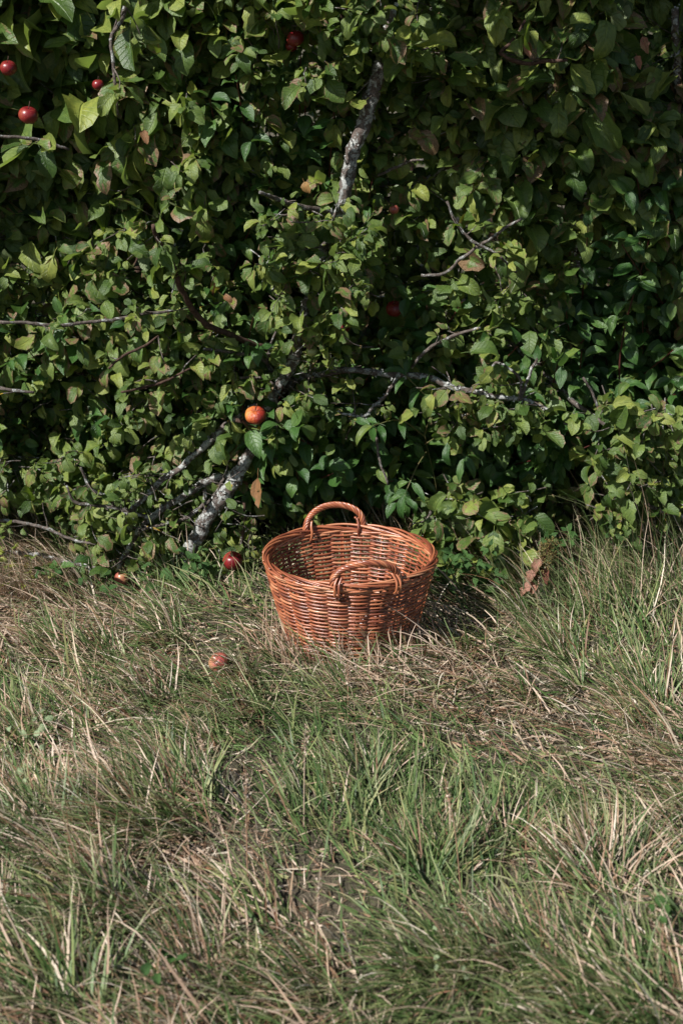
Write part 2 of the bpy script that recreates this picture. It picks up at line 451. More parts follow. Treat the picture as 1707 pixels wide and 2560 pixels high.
class Leaves:
    """leaves of one plant, kept as numbers until they become objects or foliage"""
    def __init__(s, thing): s.t = thing; s.p = []; s.R = []; s.s = []; s.k = []; s.v = []; s.part = []
    def add(s, p, d, n, size, kind, can_part=True):
        s.p.append(p); s.R.append(frame(np.asarray(d, float), np.asarray(n, float))); s.s.append(size); s.k.append(kind)
        s.v.append(random.randrange(KINDS[kind][1])); s.part.append(can_part)
def rv(k=1.0): return np.random.default_rng(random.randrange(1 << 30)).normal(size=3) * k
VIEW = np.array([0, -1, .25])
PREF = SUN * .75 + np.array([0, 0, .45]) + VIEW * .45
def leaf_normal(sd=.5): return PREF + rv(sd)

# ------------------------------------------------------------------ geometry of the tree front
fn1, fn2, gapn = SN(21, 4.2), SN(22, 9), SN(23, 7)
def front(x, z):
    """world Y of the outer face of the foliage"""
    x = np.asarray(x, float); z = np.asarray(z, float)
    b = .56 + 1.2 * np.clip(-x - .66, 0, .4) * np.clip(1 - z / .38, 0, 1)
    lean = np.clip((z - .35) / 1.2, 0, 1)
    b = b - lean * (.04 + .14 * np.clip((-x + .1) / .7, 0, 1))
    return b + fn1(x, z) * .055 + fn2(x, z) * .03
CLEAR = []                                     # (px, py, radius, Y, keep) bits of the photo that stay open to view
def blocked(p, size):
    px, py, dep = project(p)
    for cx, cy, cr, cY, pr in CLEAR:
        if p[1] < cY and (px - cx) ** 2 + (py - cy) ** 2 < (cr + size * 400) ** 2 and random.random() < pr: return True
    return False
def in_basket(p):
    return p[2] < .36 and math.hypot(p[0], p[1]) < .30

# ------------------------------------------------------------------ GROUND
gx = np.concatenate([np.linspace(-80, -4.2, 20), np.linspace(-4, -1.7, 40), np.linspace(-1.68, 1.68, 225), np.linspace(1.7, 4, 40), np.linspace(4.2, 80, 20)])
gy = np.concatenate([np.linspace(-30, -4.2, 12), np.linspace(-4, -2.05, 30), np.linspace(-2.03, 1.3, 222), np.linspace(1.32, 4, 40), np.linspace(4.2, 150, 30)])
X, Yg = np.meshgrid(gx, gy, indexing='ij')
Z = (ground_z(X, Yg) - .004 + .0025 * SN(41, 90)(X, Yg) * (np.abs(X) < 1.7)) * np.clip((6 - np.hypot(X, Yg)) / 2, 0, 1)
nx, ny = X.shape
i = np.arange(nx - 1)[:, None]; j = np.arange(ny - 1)[None]
F = np.stack([i * ny + j, (i + 1) * ny + j, (i + 1) * ny + j + 1, i * ny + j + 1], -1).reshape(-1, 4)
g = link('ground', np_mesh('ground', np.stack([X, Yg, Z], -1).reshape(-1, 3), F, None, MAT['soil']))
tag(g, 'dry brown soil under the meadow grass', 'ground', kind='structure')

# ------------------------------------------------------------------ APPLE TREE: branches taken from the photo
tree = empty('apple_tree', (0.15, 1.25, 0))
tag(tree, 'old apple tree with lichened grey limbs and leafy branches drooping to the ground', 'tree')
TL = np.array([0.15, 1.25, 0])
lich = 'bark_lichen'
BR = [  # material, [(px,py,radius px)...], Y start, Y end
 (lich, [(985,20,9),(960,110,12),(950,165,20),(925,250,22),(905,330,22),(880,400,21),(868,490,19),(845,580,15),(810,650,14),(790,720,15),(770,790,15),(748,870,18),(725,930,18),(699,975,17),(670,1030,15),(645,1090,17),(622,1140,16),(595,1192,20),(556,1252,20),(515,1306,21),(477,1371,25),(455,1440,22)], .44, .42),
 (lich, [(607,1200,15),(564,1192,13),(520,1208,12),(477,1235,11),(423,1268,10),(379,1300,9),(347,1333,9),(320,1376,8),(293,1425,8)], .46, .44),
 (lich, [(640,1010,6),(569,1067,11),(531,1100,11),(488,1143,10),(455,1176,9),(412,1203,9),(374,1241,8),(336,1273,7),(304,1295,6)], .46, .40),
 ('bark', [(510,1222,6),(512,1252,6),(488,1273,5),(455,1295,5),(412,1308,5),(352,1325,4)], .45, .42),
 ('bark', [(168,1215,3),(190,1257,5),(239,1262,5),(304,1272,6),(374,1295,6)], .36, .42),
 ('bark', [(0,1300,5),(76,1309,5),(130,1322,5),(190,1350,4),(240,1362,3)], .52, .42),
 (lich, [(0,1379,5),(98,1387,6),(163,1409,6),(215,1418,6),(275,1428,6)], .50, .42),
 ('bark', [(0,805,5),(81,806,5),(163,808,5),(233,804,5),(304,794,5),(369,783,5),(434,777,4)], .22, .40),
 ('bark_dark', [(385,560,6),(402,610,7),(434,666,8),(455,720,8),(477,769,9),(510,813,9),(553,832,9),(596,848,9),(640,867,9),(690,880,10)], .18, .52),
 (lich, [(699,978,15),(743,948,10),(802,937,9),(846,929,9),(905,926,9),(992,934,10),(1069,940,10),(1123,964,9),(1189,981,8),(1254,995,7),(1304,1000,6),(1342,1011,5),(1375,1027,4)], .52, .34),
 ('bark', [(1030,918,5),(1052,890,5),(1085,863,5),(1134,844,5),(1200,819,4)], .41, .33),
 (lich, [(992,945,5),(970,983,5),(932,1021,5),(910,1041,5),(850,1032,4)], .42, .40),
 ('bark', [(910,1041,4),(937,1082,4),(948,1142,4),(970,1213,3)], .41, .36),
 ('bark', [(1260,841,5),(1320,901,6),(1386,961,7),(1424,1000,7),(1473,1032,6),(1517,1065,5)], .60, .46),
 (lich, [(1395,175,7),(1380,213,8),(1364,257,9),(1342,279,9),(1336,328,8),(1315,377,7),(1287,421,7)], .50, .55),
 (lich, [(1276,322,6),(1222,350,7),(1178,377,9),(1134,404,9),(1085,440,8),(1010,480,8)], .52, .70),
 ('bark_dark', [(1315,49,4),(1276,109,5),(1254,131,6),(1315,158,6),(1369,156,6),(1418,150,4)], .38, .30),
 (lich, [(1685,20,12),(1692,109,12),(1697,219,13),(1705,328,12),(1720,480,13)], .60, .66),
 ('bark', [(325,-20,7),(304,60,7),(282,92,6),(279,125,5),(287,179,5),(290,244,5),(295,287,4)], .02, .02),
 ('bark', [(-20,338,4),(54,347,5),(108,352,5),(173,374,4)], .10, .16),
 ('bark', [(650,482,5),(705,499,7),(780,520,8),(850,535,9)], .38, .60),
 ('bark', [(1085,1246,5),(1069,1295,4),(1047,1344,4)], .42, .40),
 ('bark', [(1615,1257,5),(1659,1278,6),(1730,1296,6)], .32, .38),
 ('bark', [(1052,688,4),(1107,683,5),(1156,650,5),(1200,617,5),(1233,596,5),(1304,546,4)], .48, .40),
 ('bark', [(943,437,4),(987,421,5),(1025,404,4),(1058,399,3)], .55, .45),
 ('bark_dark', [(855,-30,42),(870,120,40),(890,260,38),(905,500,36),(925,800,34),(960,1100,34),(1000,1330,40)], 1.30, 1.25),
 ('bark_dark', [(613,1258,4),(610,1310,4),(606,1355,4),(602,1412,4)], .40, .42),
 ('bark', [(201,1170,4),(228,1219,5),(260,1235,5),(325,1252,5)], .34, .40),
 ('bark', [(510,872,4),(575,883,5),(640,894,6),(670,912,6),(690,950,8)], .40, .50),
 ('bark', [(667,905,5),(676,868,4),(690,829,3)], .46, .44),
 ('bark_dark', [(271,921,3),(304,894,4),(352,872,4),(396,840,3)], .20, .30),
 ('bark_dark', [(304,981,3),(352,975,4),(412,954,4),(477,921,3)], .24, .34),
 ('bark', [(0,970,5),(43,975,5),(87,981,4)], .28, .30),
 ('bark', [(600,945,4),(672,950,4),(684,985,4),(700,1035,4),(690,1070,4)], .42, .40),
 ('bark_dark', [(590,1052,6),(622,1060,7),(650,1070,6),(688,1080,6),(712,1070,5),(735,1045,5)], .385, .40),
 ('bark', [(1118,505,4),(1142,560,4),(1186,610,5),(1240,640,4),(1290,680,4)], .40, .42),
 ('bark', [(1232,930,4),(1240,905,4),(1300,945,4),(1296,1000,4)], .36, .35),
 ('bark', [(1342,895,4),(1325,930,5),(1308,975,5),(1296,1000,5)], .37, .36),
 ('bark', [(1455,945,4),(1480,985,4),(1500,1030,4)], .36, .38),
 ('bark', [(560,1195,4),(538,1235,5),(515,1262,4)], .44, .44),
 (lich, [(1468,690,4),(1440,640,5),(1452,560,5),(1470,470,6),(1460,400,6)], .56, .60),
]
branch_pts = []
flk = Acc()
for bi, (mt, pts, y0, y1) in enumerate(BR):
    n_ = len(pts)
    P = [at(a, b, y0 + (y1 - y0) * k / (n_ - 1)) for k, (a, b, r) in enumerate(pts)]
    R = [.86 * r / FPX * project(p)[2] for p, (a, b, r) in zip(P, pts)]
    P2, R2 = resample(P, R, .012)
    g_ = np.random.default_rng(bi)
    wob = np.cumsum(g_.normal(0, .0012, P2.shape), 0); wob -= np.linspace(0, 1, len(wob))[:, None] * wob[-1]
    P2 = P2 + wob
    nm = 'limb' if pts[len(pts) // 2][2] > 13 else 'branch'
    if mt == 'bark_dark' and nm == 'limb': nm = 'trunk'
    V, Fs, A = tube(P2 - TL, R2 * 1.0, 12 if nm != 'branch' else 8, rough=.09, seed=bi)
    link(nm, np_mesh(nm, V, Fs, {'strand': A}, MAT[mt]), tree)
    if nm != 'trunk': branch_pts.append((P2, R2))
    if mt == lich:
        for k in range(0, len(P2)):
            for q in range(4 if R2[k] > .011 else 2):
                dv = g_.normal(size=3) + np.array([-.4, -.8, .5]); dv /= np.linalg.norm(dv)
                if g_.random() < .35: continue
                c = P2[k] + dv * R2[k] * .98 + g_.normal(0, .003, 3) - TL; sz = g_.uniform(.0022, .0055)
                m = g_.integers(4, 7); th = np.arange(m) * 2 * np.pi / m
                a = np.cross(dv, [0, 0, 1.]); a /= np.linalg.norm(a) + 1e-6; b = np.cross(dv, a)
                rr = sz * g_.uniform(.5, 1.3, m)
                V = c + np.outer(rr * np.cos(th), a) + np.outer(rr * np.sin(th), b) + np.outer(g_.uniform(0, sz * 1.0, m), dv)
                V = np.vstack([V, c - dv * sz * .3])
                F = np.stack([np.arange(m), (np.arange(m) + 1) % m, np.full(m, m)], 1)
                flk.add(V, F, np.zeros((len(V), 3)))
    # keep the strong branches open to view
    if mt in (lich, 'bark') and bi not in (15, 24, 31, 32):
        for k in range(0, len(P2), 3):
            px, py, dep = project(P2[k])
            if R2[k] > .0035 and (py > 520 or 780 < px < 1000 or mt == lich):
                pr_ = .9 if R2[k] > .011 else (.75 if R2[k] > .006 else .5)
                if bi in (1, 2, 3, 4, 9, 10, 11, 13): pr_ = .92
                if bi == 0: pr_ = .96 if 150 < py < 490 else (.92 if py > 1130 or 900 < py < 990 else 0)
                CLEAR.append((px, py, R2[k] * ((2300 if R2[k] < .009 else 1300) if bi in (1, 2, 3, 4, 6, 9, 10, 11) else 950 if pr_ > .8 else 500), P2[k][1] - .005, pr_))
o = link('lichen', flk.mesh('lichen', MAT['lichen']), tree); tag(o, kind='stuff')
# the standing trunk goes on above the frame into the crown
P2, R2 = resample([at(855, -30, 1.3), [.05, 1.25, 2.1], [-.1, 1.1, 2.7], [-.05, .8, 3.1]], [.05, .05, .04, .02], .04)
V, Fs, A = tube(P2 - TL, R2, 12, rough=.06, seed=77); link('trunk', np_mesh('trunk', V, Fs, {'strand': A}, MAT['bark_dark']), tree)
P2, R2 = resample([[.03, 1.2, 2.0], [.0, .8, 2.3], [.05, .3, 2.35], [.2, -.1, 2.2]], [.035, .03, .02, .008], .04)
V, Fs, A = tube(P2 - TL, R2, 8, rough=.06, seed=78); link('branch', np_mesh('branch', V, Fs, {'strand': A}, MAT['bark']), tree)
for q, (a, b) in enumerate([((.02, 1.2, 1.9), (-.9, .6, 2.4)), ((0, 1.15, 2.2), (.9, .7, 2.6)), ((0, 1.2, 1.6), (1.2, 1.3, 1.9)), ((0, 1.2, 1.5), (-1.2, 1.4, 1.8))]):
    a = np.array(a); b = np.array(b); m = (a + b) / 2 + np.array([0, 0, .12])
    P2, R2 = resample([a, m, b], [.03, .02, .008], .05)
    V, Fs, A = tube(P2 - TL, R2, 8, rough=.06, seed=80 + q); link('branch', np_mesh('branch', V, Fs, {'strand': A}, MAT['bark']), tree)

# ------------------------------------------------------------------ apples (placed first so that leaves leave them in view)
APPLES = [ # px,py, radius px, Y, material, squash, label, cleared share, on tree
 (72, 288, 25, .20, 'apple_red', .92, 'red apple hanging alone near the left edge, high in the foliage', 1),
 (22, 170, 21, .28, 'apple_red', .95, 'dark red apple half hidden at the far upper left edge behind leaves', .9),
 (246, 212, 15, .25, 'apple_red', .95, 'small dark red apple behind the leaves under the top left twig', .9),
 (738, 96, 22, .42, 'apple_red', .95, 'red apple near the top, left of the pale lichened limb', 1),
 (728, 116, 15, .45, 'apple_red', .9, 'small red apple pressed below the apple near the top', .9),
 (639, 1038, 27, .355, 'apple_orange', .78, 'wrinkled orange and red apple resting on a twig in the sun', 1),
 (986, 772, 22, .52, 'apple_red', .95, 'deep red apple in the shade above the forked branch', .9),
 (855, 818, 20, .56, 'apple_red', .95, 'dark red apple in deep shade right of the limb', .9),
 (985, 524, 13, .50, 'apple_rose', .95, 'pinkish apple peeping out right of the lichened limb', .9),
 (1495, 356, 15, .52, 'apple_red', .95, 'small red apple among shaded leaves in the upper right', .9),
 (780, 878, 15, .36, 'apple_green', .92, 'small unripe green apple beside the middle of the limb', 1),
 (582, 1402, 25, .36, 'apple_red', 1.0, 'glossy red apple hanging low just left of the basket', 1),
 (628, 1358, 13, .50, 'apple_red', .95, 'small dark red apple behind the low hanging one beside the basket', .9),
 (570, 1322, 9, .52, 'apple_red', .95, 'tiny red apple deep in shade above the low hanging one', .9),
 (1133, 1123, 10, .47, 'apple_orange', .8, 'little orange apple among dark leaves right of the basket handle', .9),
]
def apple_mesh(r, sq, seed, wr):
    g_ = np.random.default_rng(seed); nu, nv = 16, 24
    th = np.linspace(0, np.pi, nu + 1); ph = np.arange(nv) * 2 * np.pi / nv
    V = []
    lob = g_.uniform(0, 6.28)
    for t in th:
        rr = (1 + .10 * math.sin(t) ** 2 - .35 * math.exp(-(t / .32) ** 2) - .22 * math.exp(-((math.pi - t) / .28) ** 2)) / 1.08
        for p in ph:
            k = rr * (1 + .018 * math.cos(5 * p + lob) * (1 - math.cos(t)) + g_.normal(0, wr))
            tp = 1 - .06 * (1 - math.cos(t)) / 2
            V.append([k * math.sin(t) * math.cos(p) * tp, k * math.sin(t) * math.sin(p) * tp, k * math.cos(t) * sq])
    V = np.array(V) * r
    i = np.arange(nu)[:, None]; j = np.arange(nv)[None]; j2 = (j + 1) % nv
    F = np.stack([i * nv + j, (i + 1) * nv + j, (i + 1) * nv + j2, i * nv + j2], -1).reshape(-1, 4)
    return V, F
def make_apple(c, r, mat, sq, label, seed, rot, group, stalk=True, wr=.002):
    V, F = apple_mesh(r, sq, seed, wr)
    o = link('apple', np_mesh('apple', V, F, None, MAT[mat]), None, c); o.rotation_euler = rot
    tag(o, label, 'apple', group)
    if stalk:
        P = np.array([[0, 0, .62], [.02, .03, .9], [.08, .05, 1.15], [.12, .1, 1.4]]) * r
        V, Fs, A = tube(P, r * .05, 5); link('stalk', np_mesh('stalk', V, Fs, {'strand': A}, MAT['bark_dark']), o)
    acc = Acc()
    for k in range(5):
        a = k * 1.2566; cx = np.array([math.cos(a), math.sin(a), 0]); s_ = np.array([-math.sin(a), math.cos(a), 0])
        b0 = np.array([0, 0, -.70 * sq]) * r
        V = np.array([b0 + cx * r * .05 + s_ * r * .05, b0 + cx * r * .05 - s_ * r * .05, b0 + cx * r * .2 - np.array([0, 0, r * .16])])
        acc.add(V, np.array([[0, 1, 2]]), np.zeros((3, 3)))
    link('calyx', acc.mesh('calyx', MAT['calyx']), o)
    return o
for q, (px, py, r, Y, mt, sq, lb, pr) in enumerate(APPLES):
    c = at(px, py, Y); rw = r / FPX * project(c)[2]
    rot = (random.uniform(.1, .5), random.uniform(-.3, .3), random.uniform(-.6, .6))
    if mt == 'apple_orange': rot = (.5, .1, -.1)
    make_apple(c, rw, mt, sq, lb, 50 + q, rot, 'apples hanging in the tree', wr=.010 if mt == 'apple_orange' else .002)
    CLEAR.append((px, py, r * (.85 if pr == 1 else .5), Y, .97 if pr == 1 else (.35 if pr > .85 else .1)))
fall = [(305, 1446, 21, 'apple_rose', 'pale red fallen apple lying in weeds under the left branches'),
        (548, 1657, 26, 'apple_rose', 'faded red fallen apple wrapped in grass blades left of the basket')]
FALLEN = []
for q, (px, py, r, mt, lb) in enumerate(fall):
    rw = r / FPX * 3.7; p = on_ground(px, py, .035 + rw * .3); gz = float(ground_z(p[0], p[1])); c = on_ground(px, py, gz + rw * (1.0 if q else 1.9))
    make_apple(c, rw, mt, .95, lb, 90 + q, (.7, .2, 2.6) if q == 0 else (.6, -.3, -.5), 'fallen apples', stalk=q == 0)
    FALLEN.append((c, rw)); CLEAR.append((px, py, r, c[1] + .02, .95))

# ------------------------------------------------------------------ leaves of the apple tree
AL = Leaves(tree)
twigs = Acc()
DOGZ = [(1180, 1200, 430, 260), (1570, 850, 200, 330), (720, 250, 150, 170), (120, 1060, 150, 130), (820, 1160, 190, 200)]
def dogzone(px, py):
    return any(((px - a) / c) ** 2 + ((py - b) / d) ** 2 < 1 for a, b, c, d in DOGZ)
def leafsize(x, z):
    px, py, _ = project(np.array([x, float(front(x, z)), z]))
    big = np.clip((650 - px) / 500, 0, 1) * np.clip((750 - py) / 500, 0, 1)
    tr_ = np.clip((px - 1000) / 300, 0, 1) * np.clip((750 - py) / 300, 0, 1)
    b = .046 + .044 * big + .026 * tr_
    if py > 1000: b -= .004
    return b
def spray(p0, d, length, sz, dens=1.0, th=.0021, kindp=.22):
    """a twig with leaves and little rosettes"""
    n = max(3, int(length / .022)); P = [np.array(p0, float)]; d = d / np.linalg.norm(d)
    for i in range(n):
        d = d + rv(.16) + np.array([0, 0, -.03]); d /= np.linalg.norm(d); P.append(P[-1] + d * length / n)
    P = np.array(P)
    V, Fs, A = tube(P - TL, np.linspace(th, th * .5, len(P)), 4, cap=False, seed=random.randrange(999)); twigs.add(V, Fs, A)
    for i in range(1, len(P)):
        t = P[i] - P[i - 1]; t /= np.linalg.norm(t)
        last = i == len(P) - 1
        m = (random.randint(3, 5) if last else (random.choice([0, 1, 1, 2]) if random.random() < .75 else random.randint(3, 4)))
        if random.random() > dens and not last: continue
        for q in range(m):
            o_ = rv(); o_ -= t * (o_ @ t); o_ /= np.linalg.norm(o_) + 1e-6
            dd = o_ * .9 + t * .55 + np.array([0, -.25, -.38])
            s_ = sz * random.choice([.55, .8, 1.0, 1.15, 1.5]) * random.uniform(.85, 1.15)
            if m > 2 and random.random() < .4: s_ *= .7
            pos = P[i] + dd / np.linalg.norm(dd) * s_ * .3
            if blocked(pos + dd * s_ * .45, s_ * .5) or in_basket(pos): continue
            if pos[2] < .01: continue
            AL.add(pos, dd, leaf_normal(.48), s_, 'round' if random.random() < kindp else 'apple')
# twigs bursting from the traced branches
for P2, R2 in branch_pts:
    L = len(P2)
    for k in range(3, L, 5):
        if random.random() < .5: continue
        d = rv() + np.array([0, -.6, .2])
        spray(P2[k], d, random.uniform(.02, .09), leafsize(P2[k][0], P2[k][2]) * .85, .8, .0022)
# the leafy front
cnt = 0
while cnt < 3000:
    x = random.uniform(-1.25, 1.4); z = random.uniform(.04, 1.78)
    dep = abs(random.gauss(0, .09)) if random.random() < .75 else random.uniform(0, .4)
    yf = float(front(x, z)) + dep
    px, py, _ = project(np.array([x, yf, z]))
    if dogzone(px, py) and random.random() < .62: cnt += .3; continue
    if gapn(x * 1.3, z * 1.3) > 1.0 and random.random() < .7: cnt += .3; continue
    d = np.array([random.gauss(0, .7), -.75, random.gauss(.15, .6)])
    ln = random.uniform(.06, .20)
    p0 = np.array([x, yf, z]) - d / np.linalg.norm(d) * ln * .8
    spray(p0, d, ln, leafsize(x, z), .85)
    cnt += 1
# the crown thins out round the dense front
for q in range(380):
    if q < 230: x = random.uniform(-1.5, 1.6); z = 1.70 + abs(random.gauss(0, .28)); yf = float(front(x, 1.5)) + .12 + (z - 1.7) * .5 + abs(random.gauss(0, .15))
    else: sgx = random.choice([-1, 1]); x = (1.38 if sgx > 0 else -1.22) + 0.0; x = x + sgx * abs(random.gauss(0, .22)); z = random.uniform(.05, 1.8); yf = .62 + abs(random.gauss(0, .25))
    if project(np.array([x, yf, z]))[1] > -40 and q < 230: continue
    d = np.array([random.gauss(0, .8), -.4, random.gauss(.3, .6)]); ln = random.uniform(.1, .26)
    spray(np.array([x, yf, z]) - d / np.linalg.norm(d) * ln * .7, d, ln, .055, .85)
# low branches trailing over the grass
for (x0, x1, y0_, y1_, Ya, Yb, n_, sz_) in ((200, 620, 1180, 1425, .36, .56, 140, .040), (0, 280, 1130, 1260, .5, .85, 60, .045), (1040, 1330, 1230, 1450, .34, .5, 55, .052), (1480, 1720, 1020, 1300, .28, .45, 70, .045),
                                            (1080, 1400, 940, 1080, .33, .42, 30, .040), (640, 900, 880, 1080, .34, .44, 24, .036), (660, 900, 520, 860, .28, .42, 70, .042), (930, 1060, 0, 150, .30, .45, 14, .05)):
    for q in range(n_):
        Y_ = random.uniform(Ya, Yb); p = at(random.uniform(x0, x1), random.uniform(y0_, y1_), Y_)
        if p[2] < .03: continue
        d = np.array([random.gauss(0, .8), -.6, random.gauss(0, .5)]); ln = random.uniform(.05, .14)
        spray(p - d / np.linalg.norm(d) * ln * .7, d, ln, sz_, .8)
# inner and outer foliage
def loose(L, n, box, szr, kind, test=None):
    k = 0
    while k < n:
        p = np.array([random.uniform(*box[0]), random.uniform(*box[1]), random.uniform(*box[2])])
        k += 1
        if test and not test(p): continue
        if in_basket(p): continue
        s_ = random.uniform(*szr)
        if blocked(p, s_ * .5): continue
        L.add(p, rv() + np.array([0, -.3, -.3]), leaf_normal(.8), s_, kind if isinstance(kind, str) else random.choice(kind), False)
loose(AL, 8500, ((-1.6, 1.8), (.45, 1.7), (.03, 1.9)), (.05, .085), 'apple', lambda p: p[1] > front(p[0], p[2]) + .22)
loose(AL, 1900, ((-.30, .75), (-.35, .5), (1.85, 2.4)), (.055, .09), 'apple', lambda p: gapn(p[0] * 2, p[1] * 2 + p[2]) < .5 and project(p)[1] < -90)
loose(AL, 3000, ((-1.8, 2.0), (.85, 2.0), (1.8, 3.0)), (.055, .09), 'apple', lambda p: project(p)[1] < 60)
o = link('twigs', twigs.mesh('twigs', MAT['bark']), tree); tag(o, kind='stuff')

# ------------------------------------------------------------------ dogwood shrubs
SHRUBS = [ # cx, cy, spread x, height, stems, label
 (.40, .74, .34, .74, 46, 'dark green dogwood with dark red stems just right of the basket'),
 (1.02, .70, .26, 1.18, 36, 'tall broad-leaved dogwood at the right edge catching the sun'),
 (-.03, .80, .28, .62, 36, 'low dark dogwood behind the basket handles'),
 (-.20, .95, .26, 1.66, 26, 'tall dogwood rising left of the pale lichened limb'),
 (-.95, 1.00, .25, .72, 20, 'small dogwood shrub at the lower left edge behind the branches'),
 (.78, .92, .24, .95, 28, 'shaded dogwood between the two sunlit ones on the right'),
 (-.55, .98, .26, 1.0, 16, 'dogwood shoots deep behind the left apple branches'),
]
PL = [AL]
for si, (cx, cy, sx, h, ns, lb) in enumerate(SHRUBS):
    root = empty('dogwood_shrub', (cx, cy, 0)); tag(root, lb, 'shrub', 'dogwood shrubs growing through the apple branches')
    L = Leaves(root); base = np.array([cx, cy, 0]); PL.append(L)
    for q in range(ns):
        b = np.array([cx + random.gauss(0, sx * .35), cy + random.uniform(-.05, .15), 0.0])
        hh = h * random.uniform(.45, 1.08)
        x1 = cx + random.uniform(-1, 1) * sx * 1.1
        tip = np.array([x1, float(front(x1, hh)) + random.uniform(-.06, .16) - (.08 if si == 2 else 0), hh])
        mid = (b + tip) / 2 + np.array([random.gauss(0, .05), .06 + random.gauss(0, .03), hh * .08])
        P2, R2 = resample([b, mid, tip], [.0042, .0032, .0016], .03)
        V, Fs, A = tube(P2 - base, R2, 6, cap=False, seed=q)
        link('stem', np_mesh('stem', V, Fs, {'strand': A}, MAT['red_stem']), root)
        pl = random.uniform(0, 3.14); sgn = random.uniform(.85, 1.2)
        i = 2 if h < .8 else 6
        while i < len(P2):
            t = P2[i] - P2[i - 1]; t /= np.linalg.norm(t)
            a = np.cross(t, [1, 0, 0]); a /= np.linalg.norm(a); b_ = np.cross(t, a)
            o1 = a * math.cos(pl) + b_ * math.sin(pl); pl += 1.57 + random.uniform(-.3, .3)
            fin = i >= len(P2) - 2
            for sg in (-1, 1):
                dd = o1 * sg * 1.0 + t * (.35 if not fin else .8) + np.array([0, -.22, -.42 if not fin else .05]) + rv(.15)
                s_ = random.uniform(.055, .088) * sgn * (.75 if fin else 1)
                nrm = PREF + np.array([0, -.1, .35]) + rv(.35)
                if in_basket(P2[i]) or blocked(P2[i] + dd * s_ * .5, s_ * .4): continue
                L.add(P2[i] + dd * .008, dd, nrm, s_, 'dog')
            # side shoots
            if random.random() < .35 and i > 3:
                sp_ = o1 * random.choice([-1, 1]) + t * .6 + np.array([0, -.5, 0]); sp_ /= np.linalg.norm(sp_)
                for z_ in (.045, .085):
                    c_ = P2[i] + sp_ * z_; o2 = np.cross(sp_, rv()); o2 /= np.linalg.norm(o2)
                    for sg in (-1, 1):
                        dd = o2 * sg + sp_ * .5 + np.array([0, -.1, -.35]); s_ = random.uniform(.045, .07)
                        if in_basket(c_) or blocked(c_ + dd * s_ * .5, s_ * .4): continue
                        L.add(c_, dd, PREF + np.array([0, 0, .3]) + rv(.4), s_, 'dog')
            i += 2
    # inner leaves fill the shade
    loose(L, 420, ((cx - sx * 1.3, cx + sx * 1.3), (cy - .05, cy + .6), (.03, h * .95)), (.05, .075), 'dog')

# ------------------------------------------------------------------ elder sapling with leaflets, nettles
def stem_thing(name, label, cat, group, base, stems, pitch, kind, szr, mat, pairs_droop=-.3, th=.0022, col_=None, skip=1):
    root = empty(name, tuple(base)); tag(root, label, cat, group)
    L = Leaves(root); PL.append(L)
    for P in stems:
        P2, R2 = resample(P, np.linspace(th, th * .5, len(P)), .02)
        V, Fs, A = tube(P2 - base, R2, 5, cap=False)
        link('stem', np_mesh('stem', V, Fs, {'strand': A}, MAT[mat]), root)
        acc = 0; pl = random.uniform(0, 3)
        for i in range(skip, len(P2)):
            acc += .02
            if acc < pitch and i < len(P2) - 1: continue
            acc = 0
            t = P2[i] - P2[i - 1]; t /= np.linalg.norm(t)
            if kind == 'lance' :
                a = np.cross(t, PREF); a /= np.linalg.norm(a); o1 = a
            else:
                a = np.cross(t, [.3, 1, 0]); a /= np.linalg.norm(a); b_ = np.cross(t, a)
                o1 = a * math.cos(pl) + b_ * math.sin(pl); pl += 1.57
            f = 1 - .45 * i / len(P2) if kind == 'nettle' else 1
            for sg in (-1, 1):
                dd = o1 * sg + t * .45 + np.array([0, -.1, pairs_droop]) + rv(.08)
                L.add(P2[i] + dd * .006, dd, PREF + np.array([0, 0, .5]) + rv(.25), random.uniform(*szr) * f, kind)
            if i == len(P2) - 1: L.add(P2[i], t + np.array([0, 0, -.15]), PREF + rv(.2), szr[1] * .9 * f, kind)
    return root
b = np.array([.16, .66, 0.])
stems = [[b, at(1090, 1270, .60), at(1060, 1080, .5)], [at(1062, 1085, .5), at(1075, 1010, .42), at(1015, 940, .38)], [at(1060, 1090, .5), at(1000, 1050, .42), at(930, 1065, .36)],
         [at(1065, 1130, .5), at(1040, 1170, .42), at(1010, 1240, .36)], [at(1062, 1110, .5), at(1110, 1090, .42), at(1160, 1140, .38)]]
stem_thing('elder_sapling', 'elder sapling with feathered leaflets between the basket and the dogwood', 'sapling', None, b, stems, .045, 'lance', (.06, .085), 'green_stem', -.15, skip=4)
NET = [((1160, 1530), [(1150, 1440), (1165, 1425)], 'nettle with toothed leaves in the grass just right of the basket'),
       ((1235, 1500), [(1215, 1410), (1200, 1385)], 'second nettle to the right of the basket, closer to the hanging pale leaf'),
       ((1430, 1470), [(1425, 1390), (1435, 1355)], 'nettle behind the brown seed head at the hedge foot'),
       ((500, 1480), [(490, 1420), (480, 1395)], 'nettle in grass at the foot of the lichened limb'),
       ((1590, 1440), [(1580, 1330), (1590, 1270)], 'tall nettle among the long grass at the right edge'),
       ((1065, 1500), [(1075, 1440), (1085, 1410)], 'short nettle touching the shaded side of the basket')]
for (bp, ps, lb) in NET:
    b = on_ground(*bp); b[1] = max(b[1], .32) if abs(b[0]) < .35 else b[1]
    st = []
    for k in range(3):
        o_ = np.array([random.uniform(-.04, .04), random.uniform(-.02, .05), 0])
        st.append([b + o_, at(ps[0][0], ps[0][1], b[1] - .02) + o_ * 1.6, at(ps[1][0], ps[1][1], b[1] - .05) + o_ * 2.2])
    stem_thing('nettle_plant', lb, 'nettle', 'nettles at the foot of the hedge', b, st, .03, 'nettle', (.035, .055), 'green_stem', -.2)

